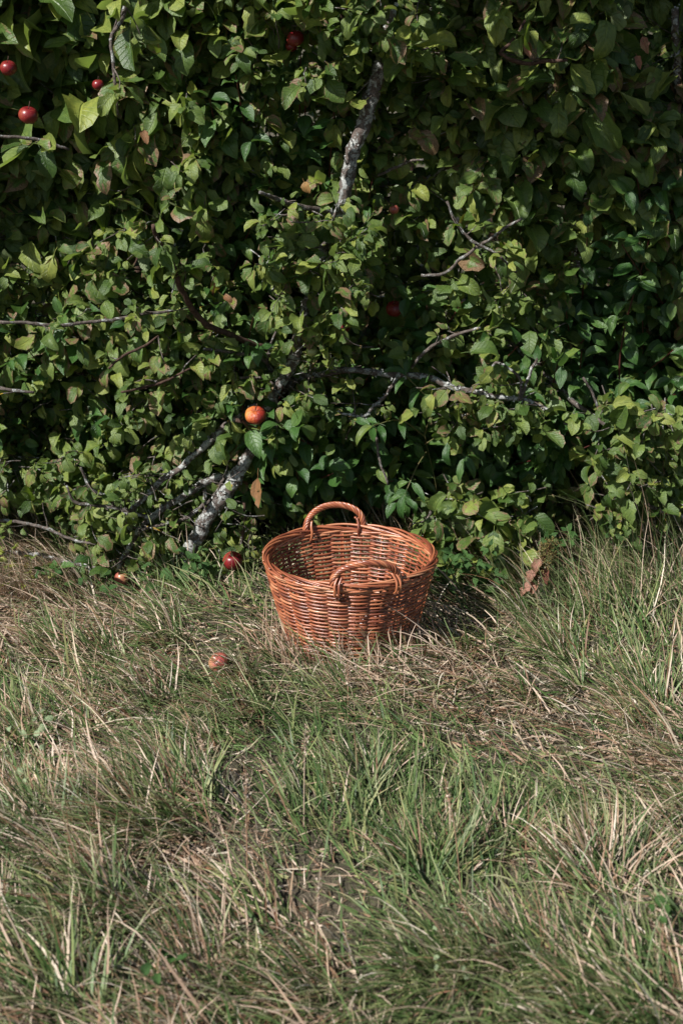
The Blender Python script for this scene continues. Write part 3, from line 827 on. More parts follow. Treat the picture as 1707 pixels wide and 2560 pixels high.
# ------------------------------------------------------------------ which leaves show largest: those become parts
allL = [(L, i) for L in PL for i in range(len(L.p))]
Pp = np.array([L.p[i] + L.R[i][:, 1] * L.s[i] * .45 for L, i in allL])
Sz = np.array([L.s[i] for L, i in allL]); px, py, dep = project(Pp)
rad = Sz * .33 * FPX / dep / 8.0
order = np.argsort(dep); occ = np.zeros((330, 224), bool); vis = np.zeros(len(allL))
for k in order:
    if not allL[k][0].part[allL[k][1]] and occ.mean() > .995: continue
    cx, cy, r = px[k] / 8, py[k] / 8, rad[k]
    x0, x1, y0, y1 = int(max(0, cx - r)), int(min(223, cx + r)) + 1, int(max(0, cy - r)), int(min(329, cy + r)) + 1
    if x1 <= x0 or y1 <= y0 or cx < 0 or cx > 213 or cy < 0 or cy > 320: continue
    sl = occ[y0:y1, x0:x1]; vis[k] = (~sl).sum(); sl[:] = True
owner = {}
for k, (L, i) in enumerate(allL): owner.setdefault(id(L), []).append((vis[k], i))
tri_total = 0
for L in PL:
    lst = sorted(owner[id(L)], key=lambda a: -a[0])
    top = [i for v_, i in lst[:300] if v_ >= 3 and L.part[i]]
    base = np.array(L.t.location)
    for i in top:
        o = bpy.data.objects.new('leaf', hi_mesh(L.k[i], L.v[i])); col.objects.link(o); o.parent = L.t
        Mx = Matrix([[*(L.R[i][r] * L.s[i]), L.p[i][r] - base[r]] for r in range(3)] + [[0, 0, 0, 1]])
        o.matrix_local = Mx
    ts = set(top); groups = {}
    for i in range(len(L.p)):
        if i in ts: continue
        key = (L.k[i], L.v[i] if L.part[i] or L.k[i] != 'apple' else -1 - (L.v[i] % 4))
        groups.setdefault(key, []).append(i)
    acc = {}
    for (kd, vi), ids in groups.items():
        V, UV, F = LO[kd][vi] if vi >= 0 else XLO['apple'][-1 - vi]
        R_ = np.array([L.R[i] for i in ids]); p_ = np.array([L.p[i] for i in ids]) - base; s_ = np.array([L.s[i] for i in ids])
        W = np.einsum('nij,vj->nvi', R_, V) * s_[:, None, None] + p_[:, None]
        m, nvx = len(ids), len(V)
        Fz = (F[None] + (np.arange(m) * nvx)[:, None, None]).reshape(-1, 4)
        rn = rng.random(m)
        A = np.concatenate([np.broadcast_to(UV[None], (m, nvx, 2)), np.broadcast_to(rn[:, None, None], (m, nvx, 1))], -1).reshape(-1, 3)
        acc.setdefault(KINDS[kd][0], Acc()).add(W.reshape(-1, 3), Fz, A)
        tri_total += len(Fz) * 2
    for mt, a in acc.items():
        o = link('foliage', a.mesh('foliage', MAT[mt], 'leaf'), L.t); tag(o, kind='stuff')

# single leaves that stand out
def special(thing, px, py, Y, tip, size, mat, kind='apple', var=0, name='leaf', nrm=None, label=None):
    base = np.array(thing.location); p = at(px, py, Y); d = at(px + tip[0], py + tip[1], Y - .02) - p
    R_ = frame(d, PREF + rv(.2) if nrm is None else np.array(nrm, float))
    o = bpy.data.objects.new(name, hi_mesh(kind, var, mat)); col.objects.link(o); o.parent = thing
    o.matrix_local = Matrix([[*(R_[r] * size), p[r] - base[r]] for r in range(3)] + [[0, 0, 0, 1]])
    if label: o['label'] = label
    return o
special(tree, 645, 1195, .33, (-3, 90), .085, 'brown_leaf', 'apple', 3, label='speckled brown withered leaf')
special(tree, 1248, 1385, .30, (-12, 90), .075, 'pale_leaf', 'round', 2, label='pale underside of a hanging leaf')
special(tree, 760, 455, .30, (10, 30), .034, 'brown_leaf', 'round', 1, label='orange brown leaf')
special(tree, 1322, 105, .28, (-10, 60), .04, 'red_leaf', 'nettle', 4, label='curled dark red leaf')
special(tree, 1605, 92, .25, (15, 60), .045, 'red_leaf', 'nettle', 3, label='red brown leaf')
special(tree, 1590, 140, .25, (10, 40), .035, 'red_leaf', 'nettle', 2, label='red brown leaf')
special(tree, 360, 325, -.02, (5, 40), .035, 'brown_leaf', 'apple', 7, label='small orange brown leaf')
special(tree, 955, 115, .45, (20, 20), .05, 'red_leaf', 'apple', 8, label='rusty red leaf')
special(tree, 1135, 1120, .40, (30, -6), .03, 'red_leaf', 'apple', 9, label='small orange leaf')
special(tree, 560, 740, .2, (16, 8), .03, 'brown_leaf', 'apple', 10, label='small orange brown leaf')
special(tree, 1175, 880, .27, (48, -6), .085, None, 'round', 5)

# ------------------------------------------------------------------ dock with seed head and withered red leaves
b = on_ground(1330, 1505)
dock = empty('dock_plant', tuple(b)); tag(dock, 'withered dock with a brown seed head and reddish leaves at the hedge foot', 'plant')
Y0 = b[1] - .03
P2, R2 = resample([b, at(1340, 1440, Y0), at(1362, 1390, Y0), at(1382, 1345, Y0)], [.0035, .003, .002, .001], .01)
V, Fs, A = tube(P2 - b, R2, 6, cap=False); link('stem', np_mesh('stem', V, Fs, {'strand': A}, MAT['red_stem']), dock)
acc = Acc(); g_ = np.random.default_rng(5)
for k in range(950):
    t = g_.random(); c = P2[int((.35 + .62 * t) * (len(P2) - 1))] + g_.normal(0, 1, 3) * np.array([.013, .012, .008]) * (1.1 - .5 * abs(t - .5)) - b
    s_ = g_.uniform(.0012, .0027); V = c + g_.normal(0, s_, (4, 3)); acc.add(V, np.array([[0, 1, 2], [0, 2, 3], [0, 3, 1], [1, 3, 2]]), np.zeros((4, 3)))
o = link('seed_head', acc.mesh('seed_head', MAT['seed']), dock); tag(o, kind='stuff')
for (a, b_, tp, sz, vv) in [(1325, 1455, (-30, 35), .05, 3), (1345, 1455, (-38, 42), .045, 4), (1330, 1425, (-15, 40), .04, 6), (1370, 1420, (-20, 70), .05, 2), (1352, 1400, (-30, 40), .045, 5), (1310, 1465, (-10, 45), .035, 1)]:
    special(dock, a, b_, Y0 - .015, tp, sz, 'red_leaf', 'nettle', vv % 5)
# yellow-leaved maple seedling at the left and low weeds
def rosette(name, px, py, n, sz, mat, kind, label, cat, group=None, up=.04):
    b = on_ground(px, py); b[2] = float(ground_z(b[0], b[1]))
    root = empty(name, tuple(b)); tag(root, label, cat, group)
    for k in range(n):
        a = random.uniform(0, 6.28); r = random.uniform(.01, .05) * (1 + n / 24); h = random.uniform(.3, 1.0) * up * 1.6
        p = np.array([math.cos(a) * r, math.sin(a) * r, h])
        V, Fs, A = tube(np.array([[0, 0, 0], p * .6 + [0, 0, h * .2], p]), .0009, 3, cap=False)
        link('stem', np_mesh('stem', V, Fs, {'strand': A}, MAT['green_stem']), root)
        R_ = frame(np.array([math.cos(a), math.sin(a), .1]) + rv(.2), np.array([-.2, -.3, 1.]) + rv(.25))
        o = bpy.data.objects.new('leaf', hi_mesh(kind, random.randrange(KINDS[kind][1]), mat)); col.objects.link(o); o.parent = root
        s_ = sz * random.uniform(.7, 1.25)
        o.matrix_local = Matrix([[*(R_[r] * s_), p[r]] for r in range(3)] + [[0, 0, 0, 1]])
rosette('weed', 30, 1445, 12, .030, 'yellow_leaf', 'round', 'yellowing leafy weed at the far left under the branches', 'weed', up=.10)
rosette('weed', 75, 1462, 9, .03, 'yellow_leaf', 'round', 'smaller yellow weed just right of the one at the left edge', 'weed', up=.07)
rosette('weed', 130, 1470, 14, .05, 'dog_leaf', 'apple', 'broad-leaved green weed in grass below the left branches', 'weed', up=.08)
rosette('weed', 225, 1480, 12, .035, 'nettle_leaf', 'apple', 'green weed beside the fallen apple under the branches', 'weed', up=.07)
rosette('weed', 400, 1475, 14, .045, 'nettle_leaf', 'nettle', 'leafy weed in the grass below the limb foot', 'weed', up=.07)
rosette('weed', 50, 1850, 16, .018, 'pale_leaf', 'round', 'patch of pale small-leaved weed at the left edge of the meadow', 'weed', up=.05)
rosette('weed', 25, 1920, 14, .018, 'pale_leaf', 'round', 'lower pale weed patch at the left edge of the meadow', 'weed', up=.04)
rosette('weed', 395, 2470, 7, .026, 'nettle_leaf', 'round', 'green clover-like weed in the front left grass', 'weed', up=.06)
rosette('weed', 1145, 2440, 12, .014, 'pale_leaf', 'round', 'grey green feathery weed in the front grass right of centre', 'weed', up=.07)
rosette('weed', 1600, 2330, 10, .02, 'nettle_leaf', 'round', 'small green weed in the front right grass', 'weed', up=.05)
rosette('weed', 690, 2170, 5, .014, 'nettle_leaf', 'round', 'tiny light green weed beside the dark hollow in the grass', 'weed', up=.05)

# ------------------------------------------------------------------ trees and hedge beyond
def far_tree(name, label, c, h, r, n, cat='tree', group=None, low=.25, seed=0):
    root = empty(name, tuple(c)); tag(root, label, cat, group)
    g_ = np.random.default_rng(seed)
    P2, R2 = resample([[0, 0, 0], [.05, 0, h * .3], [-.04, .05, h * .6], [0, 0, h * .9]], [.09, .07, .05, .015], .15)
    V, Fs, A = tube(P2, R2, 8, rough=.05); link('trunk', np_mesh('trunk', V, Fs, {'strand': A}, MAT['bark_dark']), root)
    for k in range(6):
        a = g_.uniform(0, 6.28); z0 = g_.uniform(.3, .7) * h; e = np.array([math.cos(a) * r * .8, math.sin(a) * r * .8, z0 + r * .5])
        P2, R2 = resample([[0, 0, z0], e * .5 + [0, 0, z0 * .5 + .05], e], [.04, .025, .01], .15)
        V, Fs, A = tube(P2, R2, 6); link('limb', np_mesh('limb', V, Fs, {'strand': A}, MAT['bark_dark']), root)
    nb = 90
    cl = g_.normal(0, .45, (nb, 3)); cl = cl / np.maximum(1, np.linalg.norm(cl, axis=1))[:, None]
    cl = cl * np.array([r, r, h * (1 - low) / 2]) + np.array([0, 0, h * (1 + low) / 2])
    p = cl[g_.integers(0, nb, n)] + g_.normal(0, r * .13, (n, 3)); p[:, 2] = np.maximum(p[:, 2], .05)
    V, UV, F = XLO['apple'][0]
    d = g_.normal(size=(n, 3)); nn = g_.normal(size=(n, 3)) * .8 + np.array([-.3, -.5, .7])
    d /= np.linalg.norm(d, axis=1)[:, None]; nn -= d * (nn * d).sum(1)[:, None]; nn /= np.linalg.norm(nn, axis=1)[:, None]
    s_ = np.cross(d, nn); R_ = np.stack([s_, d, nn], 2)
    W = np.einsum('nij,vj->nvi', R_, V) * g_.uniform(.07, .12, n)[:, None, None] + p[:, None]
    Fz = (F[None] + (np.arange(n) * len(V))[:, None, None]).reshape(-1, 4)
    A = np.concatenate([np.broadcast_to(UV[None], (n, len(V), 2)), np.broadcast_to(g_.random(n)[:, None, None], (n, len(V), 1))], -1).reshape(-1, 3)
    o = link('crown', np_mesh('crown', W.reshape(-1, 3), Fz, {'leaf': A}, MAT['far_leaf']), root); tag(o, kind='stuff')
far_tree('background_tree', 'sunlit green tree seen blurred through the gap at top centre', (.9, 4.6, 0), 4.2, 1.3, 6500, low=.05, seed=1)
far_tree('background_tree', 'green tree far behind the upper right foliage', (2.6, 5.2, 0), 4.6, 1.5, 5000, low=.05, seed=2)
far_tree('background_tree', 'green tree far behind the upper left foliage', (-1.2, 5.0, 0), 4.4, 1.6, 6500, low=.05, seed=3)
far_tree('background_tree', 'green tree at far left beyond the apple tree', (-3.6, 5.4, 0), 4.6, 1.6, 4500, low=.05, seed=4)
far_tree('background_tree', 'green tree at far right beyond the apple tree', (4.8, 5.6, 0), 4.8, 1.7, 4500, low=.05, seed=5)

def hedge(name, label, box, n, seed):
    root = empty(name, (0, box[1][0], 0)); tag(root, label, 'hedge'); g_ = np.random.default_rng(seed)
    for k in range(14):
        x = g_.uniform(*box[0]); y = g_.uniform(.1, box[1][1] - box[1][0]); P2, R2 = resample([[x, y, 0], [x + .1, y, 1.0], [x + g_.uniform(-.4, .4), y - .1, 2.2]], [.03, .02, .008], .2)
        V, Fs, A = tube(P2, R2, 6); link('stem', np_mesh('stem', V, Fs, {'strand': A}, MAT['bark_dark']), root)
    p = np.stack([g_.uniform(*box[0], n), g_.uniform(0, 1, n) ** 1.3 * (box[1][1] - box[1][0]), g_.uniform(.02, 1, n) * box[2][1]], 1)
    sn = SN(seed, 3); p[:, 1] += sn(p[:, 0], p[:, 2]) * .15; p[:, 2] *= 1 + .08 * sn(p[:, 0], p[:, 0] * 0)
    V, UV, F = XLO['apple'][1]; d = g_.normal(size=(n, 3)); nn = g_.normal(size=(n, 3)) * .7 + np.array([-.4, -.5, .7])
    d /= np.linalg.norm(d, axis=1)[:, None]; nn -= d * (nn * d).sum(1)[:, None]; nn /= np.linalg.norm(nn, axis=1)[:, None]
    R_ = np.stack([np.cross(d, nn), d, nn], 2); W = np.einsum('nij,vj->nvi', R_, V) * g_.uniform(.06, .11, n)[:, None, None] + p[:, None]
    Fz = (F[None] + (np.arange(n) * len(V))[:, None, None]).reshape(-1, 4)
    A = np.concatenate([np.broadcast_to(UV[None], (n, len(V), 2)), np.broadcast_to(g_.random(n)[:, None, None], (n, len(V), 1))], -1).reshape(-1, 3)
    o = link('foliage', np_mesh('foliage', W.reshape(-1, 3), Fz, {'leaf': A}, MAT['far_leaf']), root); tag(o, kind='stuff')
hedge('background_hedge', 'leafy green hedge glimpsed through gaps behind the apple tree', ((-4.2, 4.6), (2.6, 3.6), (0, 2.5)), 15000, 7)

# ------------------------------------------------------------------ GRASS
drn, azn, denn, lenn = SN(31, 4.2), SN(32, 4.5), SN(33, 8), SN(34, 6)
def rbask(z): return .158 + (.222 - .158) * np.clip(z / .23, 0, 1)
BARE = [(FALLEN[0][0] + np.array([.01, -.10, 0]), .12), (FALLEN[0][0] + np.array([.01, -.03, 0]), .08), (on_ground(620, 1960), .16), (on_ground(830, 2240), .12), (on_ground(1330, 2300), .12), (on_ground(650, 2125), .07), (on_ground(930, 1850), .06)]
def blades(x, y, L, W, az, tilt, curl, dry, ns=5, z0=None):
    n = len(x); rnd = rng.random(n)
    p = np.stack([x, y, (ground_z(x, y) if z0 is None else z0) - .004], 1)
    V = np.zeros((n, 2 * ns + 1, 3)); A = np.zeros((n, 2 * ns + 1, 3))
    sidea = az + np.pi / 2 + rng.normal(0, .5, n); sd_ = np.stack([np.cos(sidea), np.sin(sidea), rng.normal(0, .25, n)], 1)
    th = tilt.copy()
    for k in range(ns + 1):
        t = k / ns; wd = W * (1 - t ** 1.8) * (.75 + .25 * min(1, t * 4)) * .5
        if k < ns:
            V[:, 2 * k] = p + sd_ * wd[:, None]; V[:, 2 * k + 1] = p - sd_ * wd[:, None]; A[:, 2 * k, 0] = A[:, 2 * k + 1, 0] = t
        else: V[:, 2 * ns] = p; A[:, 2 * ns, 0] = 1
        d = np.stack([np.sin(th) * np.cos(az), np.sin(th) * np.sin(az), np.cos(th)], 1)
        p = p + d * (L / ns)[:, None]; th = np.minimum(th + curl / ns * (1 + t), 2.3); az = az + rng.normal(0, .10, n)
    # stay above ground and outside the basket and apples
    gz = ground_z(V[..., 0], V[..., 1]); V[..., 2] = np.maximum(V[..., 2], gz + .002 + rng.random(V.shape[:2]) * .006)
    r = np.hypot(V[..., 0], V[..., 1]); rb = rbask(V[..., 2]) + .007
    k = np.where((r < rb) & (V[..., 2] < .27), rb / np.maximum(r, 1e-4), 1.0)
    V[..., 0] *= k; V[..., 1] *= k
    for c, rw in FALLEN:
        dv = V - c; rr = np.linalg.norm(dv, axis=-1); m = rr < rw * 1.03
        V = np.where(m[..., None], c + dv / np.maximum(rr, 1e-5)[..., None] * rw * 1.03, V)
    A[..., 1] = rnd[:, None]; A[..., 2] = dry[:, None]
    o_ = (np.arange(n) * (2 * ns + 1))[:, None]
    Q = np.concatenate([o_ + np.array([[2 * k, 2 * k + 1, 2 * k + 3, 2 * k + 2]]) for k in range(ns - 1)])
    T = o_ + np.array([[2 * ns - 2, 2 * ns - 1, 2 * ns]])
    return V.reshape(-1, 3), [Q, T], A.reshape(-1, 3)
def flow(x, y):
    return np.radians(168) + azn(x, y) * .62 + np.where(y < -.9, -.3, 0)
def outside_basket(x, y, m=.165): return np.hypot(x, y) > m
G = Acc()
def scatter(n, bx, by, Lr, Wr, tilt_m, tilt_s, drybias, azs, ns=5, lenk=1.0, curl=(.2, 1.3), bare=True):
    x = rng.uniform(*bx, n); y = rng.uniform(*by, n)
    k = outside_basket(x, y)
    if bare:
        for (c, r) in BARE: k &= (np.hypot(x - c[0], (y - c[1])) > r * rng.uniform(.35, 1.1, n))
        k &= (denn(x, y) + rng.normal(0, .8, n)) > -1.6
    x = x[k]; y = y[k]; n = len(x)
    L = rng.uniform(*Lr, n) * (1 + .22 * np.clip(lenn(x, y), -1.5, 1.5)) * lenk
    Wd = rng.uniform(*Wr, n); az = flow(x, y) + rng.normal(0, azs, n)
    dry = (rng.random(n) < np.clip(drybias + .27 * drn(x, y), .05, .95)).astype(float)
    dry = np.clip(dry + rng.normal(0, .12, n), 0, 1)
    tilt = np.clip(rng.normal(tilt_m, tilt_s, n), 0.02, 1.5)
    G.add(*blades(x, y, L, Wd, az, tilt, rng.uniform(*curl, n), dry, ns))
# thatch of flat straw
scatter(15000, (-1.5, 1.5), (-1.95, 1.2), (.03, .09), (.0014, .0032), 1.35, .15, .85, 1.6, 2, bare=False)
# short dead bits standing up between
scatter(30000, (-1.45, 1.45), (-1.95, 1.15), (.03, .075), (.0014, .0030), .85, .35, .82, 1.6, 3, curl=(-.6, 1.8), bare=False)
# matted blades
scatter(22000, (-1.45, 1.45), (-1.95, 1.15), (.08, .22), (.0026, .0066), 1.02, .26, .33, .5, 6, curl=(.1, .9))
scatter(7000, (-1.45, 1.45), (-1.95, .75), (.06, .16), (.002, .0045), .75, .3, .34, 1.1)
# taller grass by the hedge
for bx, by, n, dz in (((.45, 1.4), (.05, .62), 3200, .42), ((-1.4, -.45), (.30, 1.15), 5200, .42), ((-.5, .5), (.33, .62), 500, .3)):
    scatter(n, bx, by, (.10, .26), (.0015, .0038), .45, .25, dz, .7, 6)
scatter(420, (.75, 1.35), (.2, .6), (.28, .42), (.002, .004), .25, .15, .5, 1.0, 6, bare=False)
# outer meadow, coarser
for bx, by in (((-4, -1.45), (-3, 2.5)), ((1.45, 4), (-3, 2.5)), ((-1.45, 1.45), (-3.2, -1.95)), ((-4, 4), (2.5, 3.0))):
    scatter(9000, bx, by, (.10, .22), (.004, .007), .8, .3, .45, .8, 3)
# tussocks
TUS = [(420, 2060, .11, 900, .25, .24), (330, 2090, .09, 420, .3, .2), (1060, 2150, .07, 420, .10, .17), (930, 1935, .06, 380, .25, .17), (1500, 2180, .10, 420, .5, .2), (250, 2280, .1, 420, .35, .2), (480, 2420, .1, 420, .5, .2),
       (1150, 2420, .09, 420, .15, .22), (1350, 2400, .1, 380, .3, .2), (820, 2440, .08, 300, .4, .18), (1560, 2480, .1, 380, .3, .2), (120, 2100, .1, 380, .4, .2), (150, 2480, .1, 380, .3, .22), (640, 2300, .08, 260, .4, .18),
       (1150, 1640, .06, 260, .4, .15), (1400, 1640, .07, 330, .3, .17), (600, 1800, .06, 280, .55, .14), (430, 1600, .06, 280, .3, .18), (250, 1640, .07, 280, .3, .18), (1620, 1750, .08, 330, .3, .2), (880, 1700, .05, 200, .5, .15)]
for k in range(40): TUS.append((random.uniform(-60, 1760), random.uniform(1560, 2620), random.uniform(.03, .07), 170, random.uniform(.1, .7), random.uniform(.11, .18)))
for (a, b_, r, n, dz, ln) in TUS:
    n = int(n * .62); ln *= .85
    c = on_ground(a, b_)
    if math.hypot(c[0], c[1]) < .26: continue
    ang = rng.uniform(0, 6.28, n); rr = r * np.sqrt(rng.random(n)); x = c[0] + rr * np.cos(ang); y = c[1] + rr * np.sin(ang)
    f = float(flow(c[0], c[1])); az = np.arctan2(np.sin(ang) * .7 + math.sin(f) * .8, np.cos(ang) * .7 + math.cos(f) * .8) + rng.normal(0, .4, n)
    dry = np.clip((rng.random(n) < dz).astype(float) + rng.normal(0, .1, n), 0, 1)
    G.add(*blades(x, y, rng.uniform(.5, 1.15, n) * ln, rng.uniform(.0024, .0056, n), az, np.clip(.3 + rr / r * .6 + rng.normal(0, .2, n), .02, 1.4), rng.uniform(.2, 1.2, n), dry, 6))
# stray blades crossing the foot of the basket
n = 420; a_ = rng.uniform(-2.9, -.25, n); rr = rng.uniform(.17, .27, n)
G.add(*blades(rr * np.cos(a_), rr * np.sin(a_), rng.uniform(.08, .20, n), rng.uniform(.0018, .0042, n), np.radians(130) + rng.normal(0, .6, n), np.clip(rng.normal(.5, .3, n), .05, 1.2), rng.uniform(.2, 1.6, n), (rng.random(n) < .62).astype(float), 7))
og = link('meadow_grass', G.mesh('meadow_grass', MAT['grass'], 'blade'))
tag(og, 'long matted meadow grass, part green and part straw coloured, leaning to the left', 'grass', kind='stuff')
# seed stalks one can tell apart
def stalk(px, py, ln, az, tilt, k):
    b = on_ground(px, py); b[2] = float(ground_z(b[0], b[1]))
    d = np.array([math.cos(az) * math.sin(tilt), math.sin(az) * math.sin(tilt), math.cos(tilt)])
    P2, R2 = resample([b, b + d * ln * .6, b + d * ln + np.array([math.cos(az), math.sin(az), -.3]) * ln * .12], [.0014, .0011, .0007], .02)
    root = empty('grass_stalk', tuple(b))
    V, Fs, A = tube(P2 - b, R2, 4, cap=False); A = np.column_stack([A[:, 0] * 0 + .3, A[:, 2] * 0 + .31 + .1 * (k % 5), A[:, 0] * 0 + .95])
    link('stem', np_mesh('stem', V, Fs, {'blade': A}, MAT['grass']), root)
    acc = Acc(); g_ = np.random.default_rng(k)
    for q in range(130):
        t = g_.random(); c = P2[int((.72 + .27 * t) * (len(P2) - 1))] + g_.normal(0, .003, 3) - b + d * g_.normal(0, .008)
        V = c + g_.normal(0, .0019, (3, 3)); acc.add(V, np.array([[0, 1, 2]]), np.tile([.8, g_.random(), 1.0], (3, 1)))
    o = link('seed_head', acc.mesh('seed_head', MAT['grass'], 'blade'), root); tag(o, kind='stuff')
    return root
ST = [(1155, 2230, .24, 1.9, .3, 'dry seed stalk standing in the front grass right of centre'), (760, 2080, .22, 1.5, .15, 'dry seed stalk in the grass below the basket, left of centre'),
      (870, 1790, .12, 1.6, .15, 'short brown seed stalk in the grass right below the basket'), (540, 2010, .14, 2.2, .4, 'dark seed stalk at the edge of the bare patch'),
      (1010, 1760, .12, 1.5, .1, 'pale stalk standing upright lower right of the basket'), (1380, 1810, .22, 2.6, 1.0, 'long straw stalk leaning left in the right meadow'),
      (790, 2400, .2, 1.4, .1, 'pale straw stalk upright at the bottom centre'), (620, 2220, .24, 1.6, .05, 'hooked dry stalk left of centre in front'),
      (1640, 1450, .26, 1.9, .2, 'tall straw stalk at the right edge before the hedge'), (1460, 1440, .24, 1.8, .35, 'straw stalk leaning at the hedge foot right of the dock')]
for k, (a, b_, ln, az, ti, lb) in enumerate(ST): tag(stalk(a, b_, ln, az, ti, k), lb, 'grass stalk', 'dry grass stalks')

# ------------------------------------------------------------------ BASKET
bk = empty('wicker_basket', (0, 0, 0))
tag(bk, 'round brown wicker basket with two twisted handles standing empty in the grass', 'basket')
bk.rotation_euler = (0, 0, math.radians(6))
H, RB, RT, NS, NR = .230, .156, .216, 24, 42
def Rz(z): t = z / H; return RB + (RT - RB) * (t ** .85)
g_ = np.random.default_rng(8)
st_off = g_.normal(0, .012, NS)
def wob_r(th): return 1 + .012 * np.cos(2 * th + .6) + .006 * np.cos(3 * th)
for k in range(NS):                                   # stakes, doubled as in the photo by a bye-stake
    for q in ((-1, 1) if k % 3 == 0 else (0,)):
        th = 2 * math.pi * k / NS + st_off[k] + q * .012
        z = np.linspace(-.002, H + .006, 12)
        P = np.stack([Rz(np.clip(z, 0, H)) * wob_r(th) * math.cos(th), Rz(np.clip(z, 0, H)) * wob_r(th) * math.sin(th), z], 1)
        V, Fs, A = tube(P, .0029, 7, seed=k); link('stake', np_mesh('stake', V, Fs, {'strand': A}, MAT['wicker']), bk)
stk_ang = np.array([2 * math.pi * k / NS + st_off[k % NS] for k in range(NS + 1)])
for k in range(NR):                                   # weavers
    z0 = .006 + (H - .016) * k / (NR - 1)
    th = np.linspace(0, 2 * math.pi, 24 * 12, endpoint=False) + .0
    thw = np.interp(np.mod(th - stk_ang[0], 2 * math.pi) + stk_ang[0], stk_ang, np.arange(NS + 1) * 1.0)
    s_ = np.cos(math.pi * thw) * (1 if k % 2 else -1)
    amp = .0048
    s_ = np.sign(s_) * np.abs(s_) ** .75
    dz = .0010 * np.sin(th * 1 + g_.uniform(0, 6.28)) * g_.uniform(.3, 1) + .0006 * np.sin(th * 3 + g_.uniform(0, 6.28)) + .0004 * s_
    r = Rz(z0) * wob_r(th) + amp * s_
    rad = .00282 * (1 + .16 * np.sin(th * 1.0 + g_.uniform(0, 6.28)) + .07 * np.sin(th * 2 + g_.uniform(0, 6.28))) * g_.uniform(.92, 1.1)
    # a rod is not endless: butt and tip overlap where a new one is let in
    j0 = g_.integers(0, len(th)); P = np.stack([r * np.cos(th), r * np.sin(th), z0 + dz], 1)
    P = np.roll(P, j0, 0); rad = np.roll(rad, j0)
    P = np.vstack([P, P[:7] + np.array([0, 0, .0010])]); rad = np.append(rad, rad[:7] * .9)
    e = np.clip(np.arange(len(rad)) / 6., 0, 1); P[:, :2] *= (1 - (.010 * (1 - e) + .006 * np.clip(1 - np.arange(len(rad))[::-1] / 6., 0, 1))[:, None])
    V, Fs, A = tube(P, rad, 7, seed=k + 5)
    link('weaver', np_mesh('weaver', V, Fs, {'strand': A}, MAT['wicker']), bk)
# base: cross sticks and spiral
Pb = []
for t in np.linspace(0, 1, 500):
    a = t * 2 * math.pi * 22; Pb.append([(.012 + t * .142) * math.cos(a), (.012 + t * .142) * math.sin(a), .005 + .0025 * math.cos(a * 4.5)])
Pb = np.array(Pb); V, Fs, A = tube(Pb, .0034, 6); link('base', np_mesh('base', V, Fs, {'strand': A}, MAT['wicker']), bk)
for k in range(8):
    a = math.pi * k / 8; P = np.array([[-.15 * math.cos(a), -.15 * math.sin(a), .006], [0, 0, .009], [.15 * math.cos(a), .15 * math.sin(a), .006]])
    V, Fs, A = tube(P, .0035, 6); link('base_stick', np_mesh('base_stick', V, Fs, {'strand': A}, MAT['wicker']), bk)
# foot border
for k in range(3):
    th = np.linspace(0, 2 * math.pi, 160, endpoint=False); ph = th * 12 + k * 2.094
    r = RB + .004 + .004 * np.cos(ph); P = np.stack([r * np.cos(th), r * np.sin(th), .004 + .0035 * np.sin(ph)], 1)
    V, Fs, A = tube(P, .0030, 6, closed=True, seed=k + 60); link('foot_strand', np_mesh('foot_strand', V, Fs, {'strand': A}, MAT['wicker']), bk)
# rolled border: every stake bent over and laid round
for k in range(NS):
    span = 5.4; n = 40; t = np.linspace(0, 1, n)
    th = 2 * math.pi * (k + span * t) / NS
    a = np.radians(-150 + 330 * t) + g_.normal(0, .28)
    rad = .0042 * (1 - .42 * t) * g_.uniform(.82, 1.15)
    rc = .0076 + g_.uniform(-.0012, .0014) + .0014 * np.sin(math.pi * t)
    r = RT * wob_r(th) + .0015 - rc * np.cos(a) * .95
    z = H + .007 + rc * np.sin(a) * .85
    P = np.stack([r * np.cos(th), r * np.sin(th), z], 1)
    V, Fs, A = tube(P, rad, 8, seed=k + 70); link('rim_strand', np_mesh('rim_strand', V, Fs, {'strand': A}, MAT['wicker']), bk)
# two waling rods under the border
for k in range(3):
    th = np.linspace(0, 2 * math.pi, 24 * 8, endpoint=False); s_ = np.cos(math.pi * (th / 2 / math.pi * NS) * 2 / 3 + k * 2.09)
    r = RT * wob_r(th) - .001 + .0062 * s_; P = np.stack([r * np.cos(th), r * np.sin(th), H - .004 + .002 * np.sin(th * 8 + k * 2.09)], 1)
    V, Fs, A = tube(P, .0030, 7, closed=True, seed=k + 40); link('weaver', np_mesh('weaver', V, Fs, {'strand': A}, MAT['wicker']), bk)
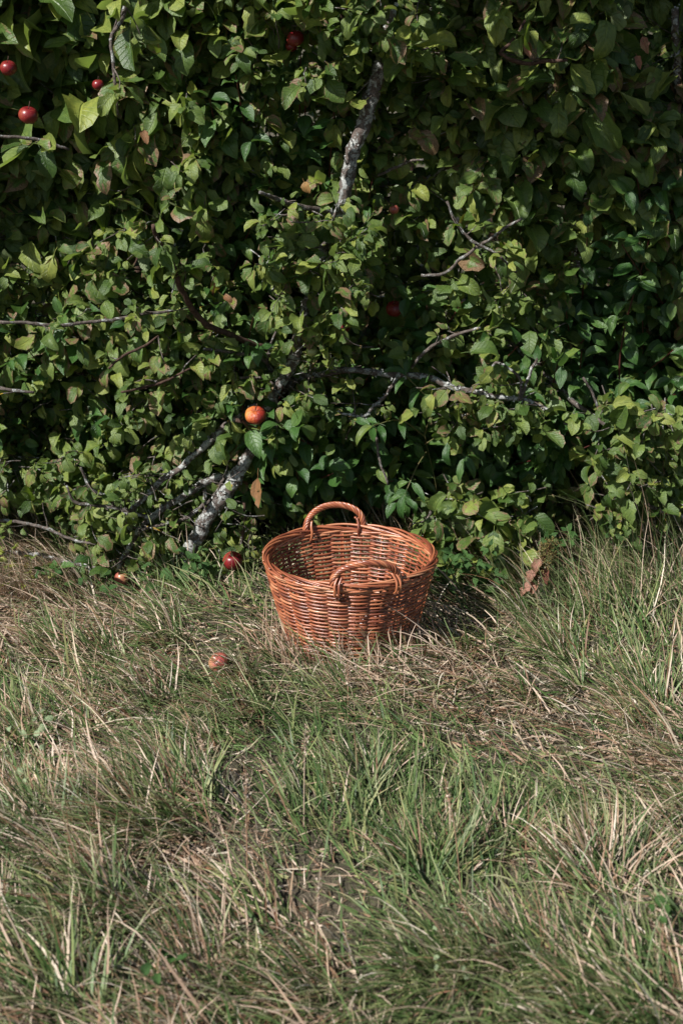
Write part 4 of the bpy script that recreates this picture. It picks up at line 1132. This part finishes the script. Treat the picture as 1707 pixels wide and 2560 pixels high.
# handles
def handle(ang, hgt, half, lean):
    hd = empty('handle', (0, 0, 0)); hd.parent = bk
    c = np.array([math.cos(ang), math.sin(ang), 0]); s_ = np.array([-math.sin(ang), math.cos(ang), 0])
    t = np.linspace(0, 1, 90); w_ = np.sin(math.pi * t)
    xs = -np.cos(math.pi * t) * half * (1 + .04 * np.sin(2 * math.pi * t)); zz = H + .002 + hgt * w_ ** .72
    rr = np.sqrt(np.maximum(RT ** 2 - xs ** 2, 0)) * (1 - w_ * 0) + lean * w_
    C = c[None] * rr[:, None] + s_[None] * xs[:, None] + np.array([0, 0, 1.])[None] * zz[:, None]
    T = np.gradient(C, axis=0); T /= np.linalg.norm(T, axis=1)[:, None]
    B = c[None] - T * (T @ c)[:, None]; B /= np.linalg.norm(B, axis=1)[:, None]; N = np.cross(T, B)
    for k in range(6):
        ph = 2 * math.pi * k / 6 + t * 2 * math.pi * 3.8 + .25 * np.sin(t * 9 + k)
        rc = .0056 * (1 + .05 * np.sin(t * 13 + k)); P = C + B * (np.cos(ph) * rc)[:, None] + N * (np.sin(ph) * rc)[:, None]
        e = np.clip(t / .06, 0, 1); rd = .0035 * (.75 + .25 * e) * (1 - .12 * t) * (1 + .05 * math.sin(k * 3))
        V, Fs, A = tube(P, rd, 7, seed=k + int(ang * 10)); link('handle_strand', np_mesh('handle_strand', V, Fs, {'strand': A}, MAT['wicker']), hd)
    V, Fs, A = tube(C, .0038, 6); link('handle_core', np_mesh('handle_core', V, Fs, {'strand': A}, MAT['wicker']), hd)
    # ends looped round the border and tucked into the siding
    for sg, xe in ((-1, -half), (1, half)):
        for q in range(3):
            x0 = xe * (1 - .04) + (q - 1.0) * .0056 - sg * .004
            ra = math.atan2(x0, RT); rd_ = c * math.cos(ra) + s_ * math.sin(ra)
            side = -1 if q == 1 else 1
            pts = [rd_ * (RT + side * .002) + np.array([0, 0, H + .034]) - s_ * sg * .006, rd_ * (RT + side * .012) + np.array([0, 0, H + .018]), rd_ * (RT + side * .0165) + np.array([0, 0, H + .004]),
                   rd_ * (RT + side * .0125) + np.array([0, 0, H - .012]), rd_ * (RT + side * .002 - .004) + np.array([0, 0, H - .023])]
            P2, R2 = resample(pts, [.0030, .0033, .0034, .0032, .0022], .004)
            V, Fs, A = tube(P2, R2, 7, seed=q + 9); link('handle_wrap', np_mesh('handle_wrap', V, Fs, {'strand': A}, MAT['wicker']), hd)
fa = -math.pi / 2 + math.radians(5.5)
handle(fa, .066, .084, .0)
handle(fa + math.pi, .068, .080, .004)
print('foliage tris', tri_total, 'grass verts', G.n)
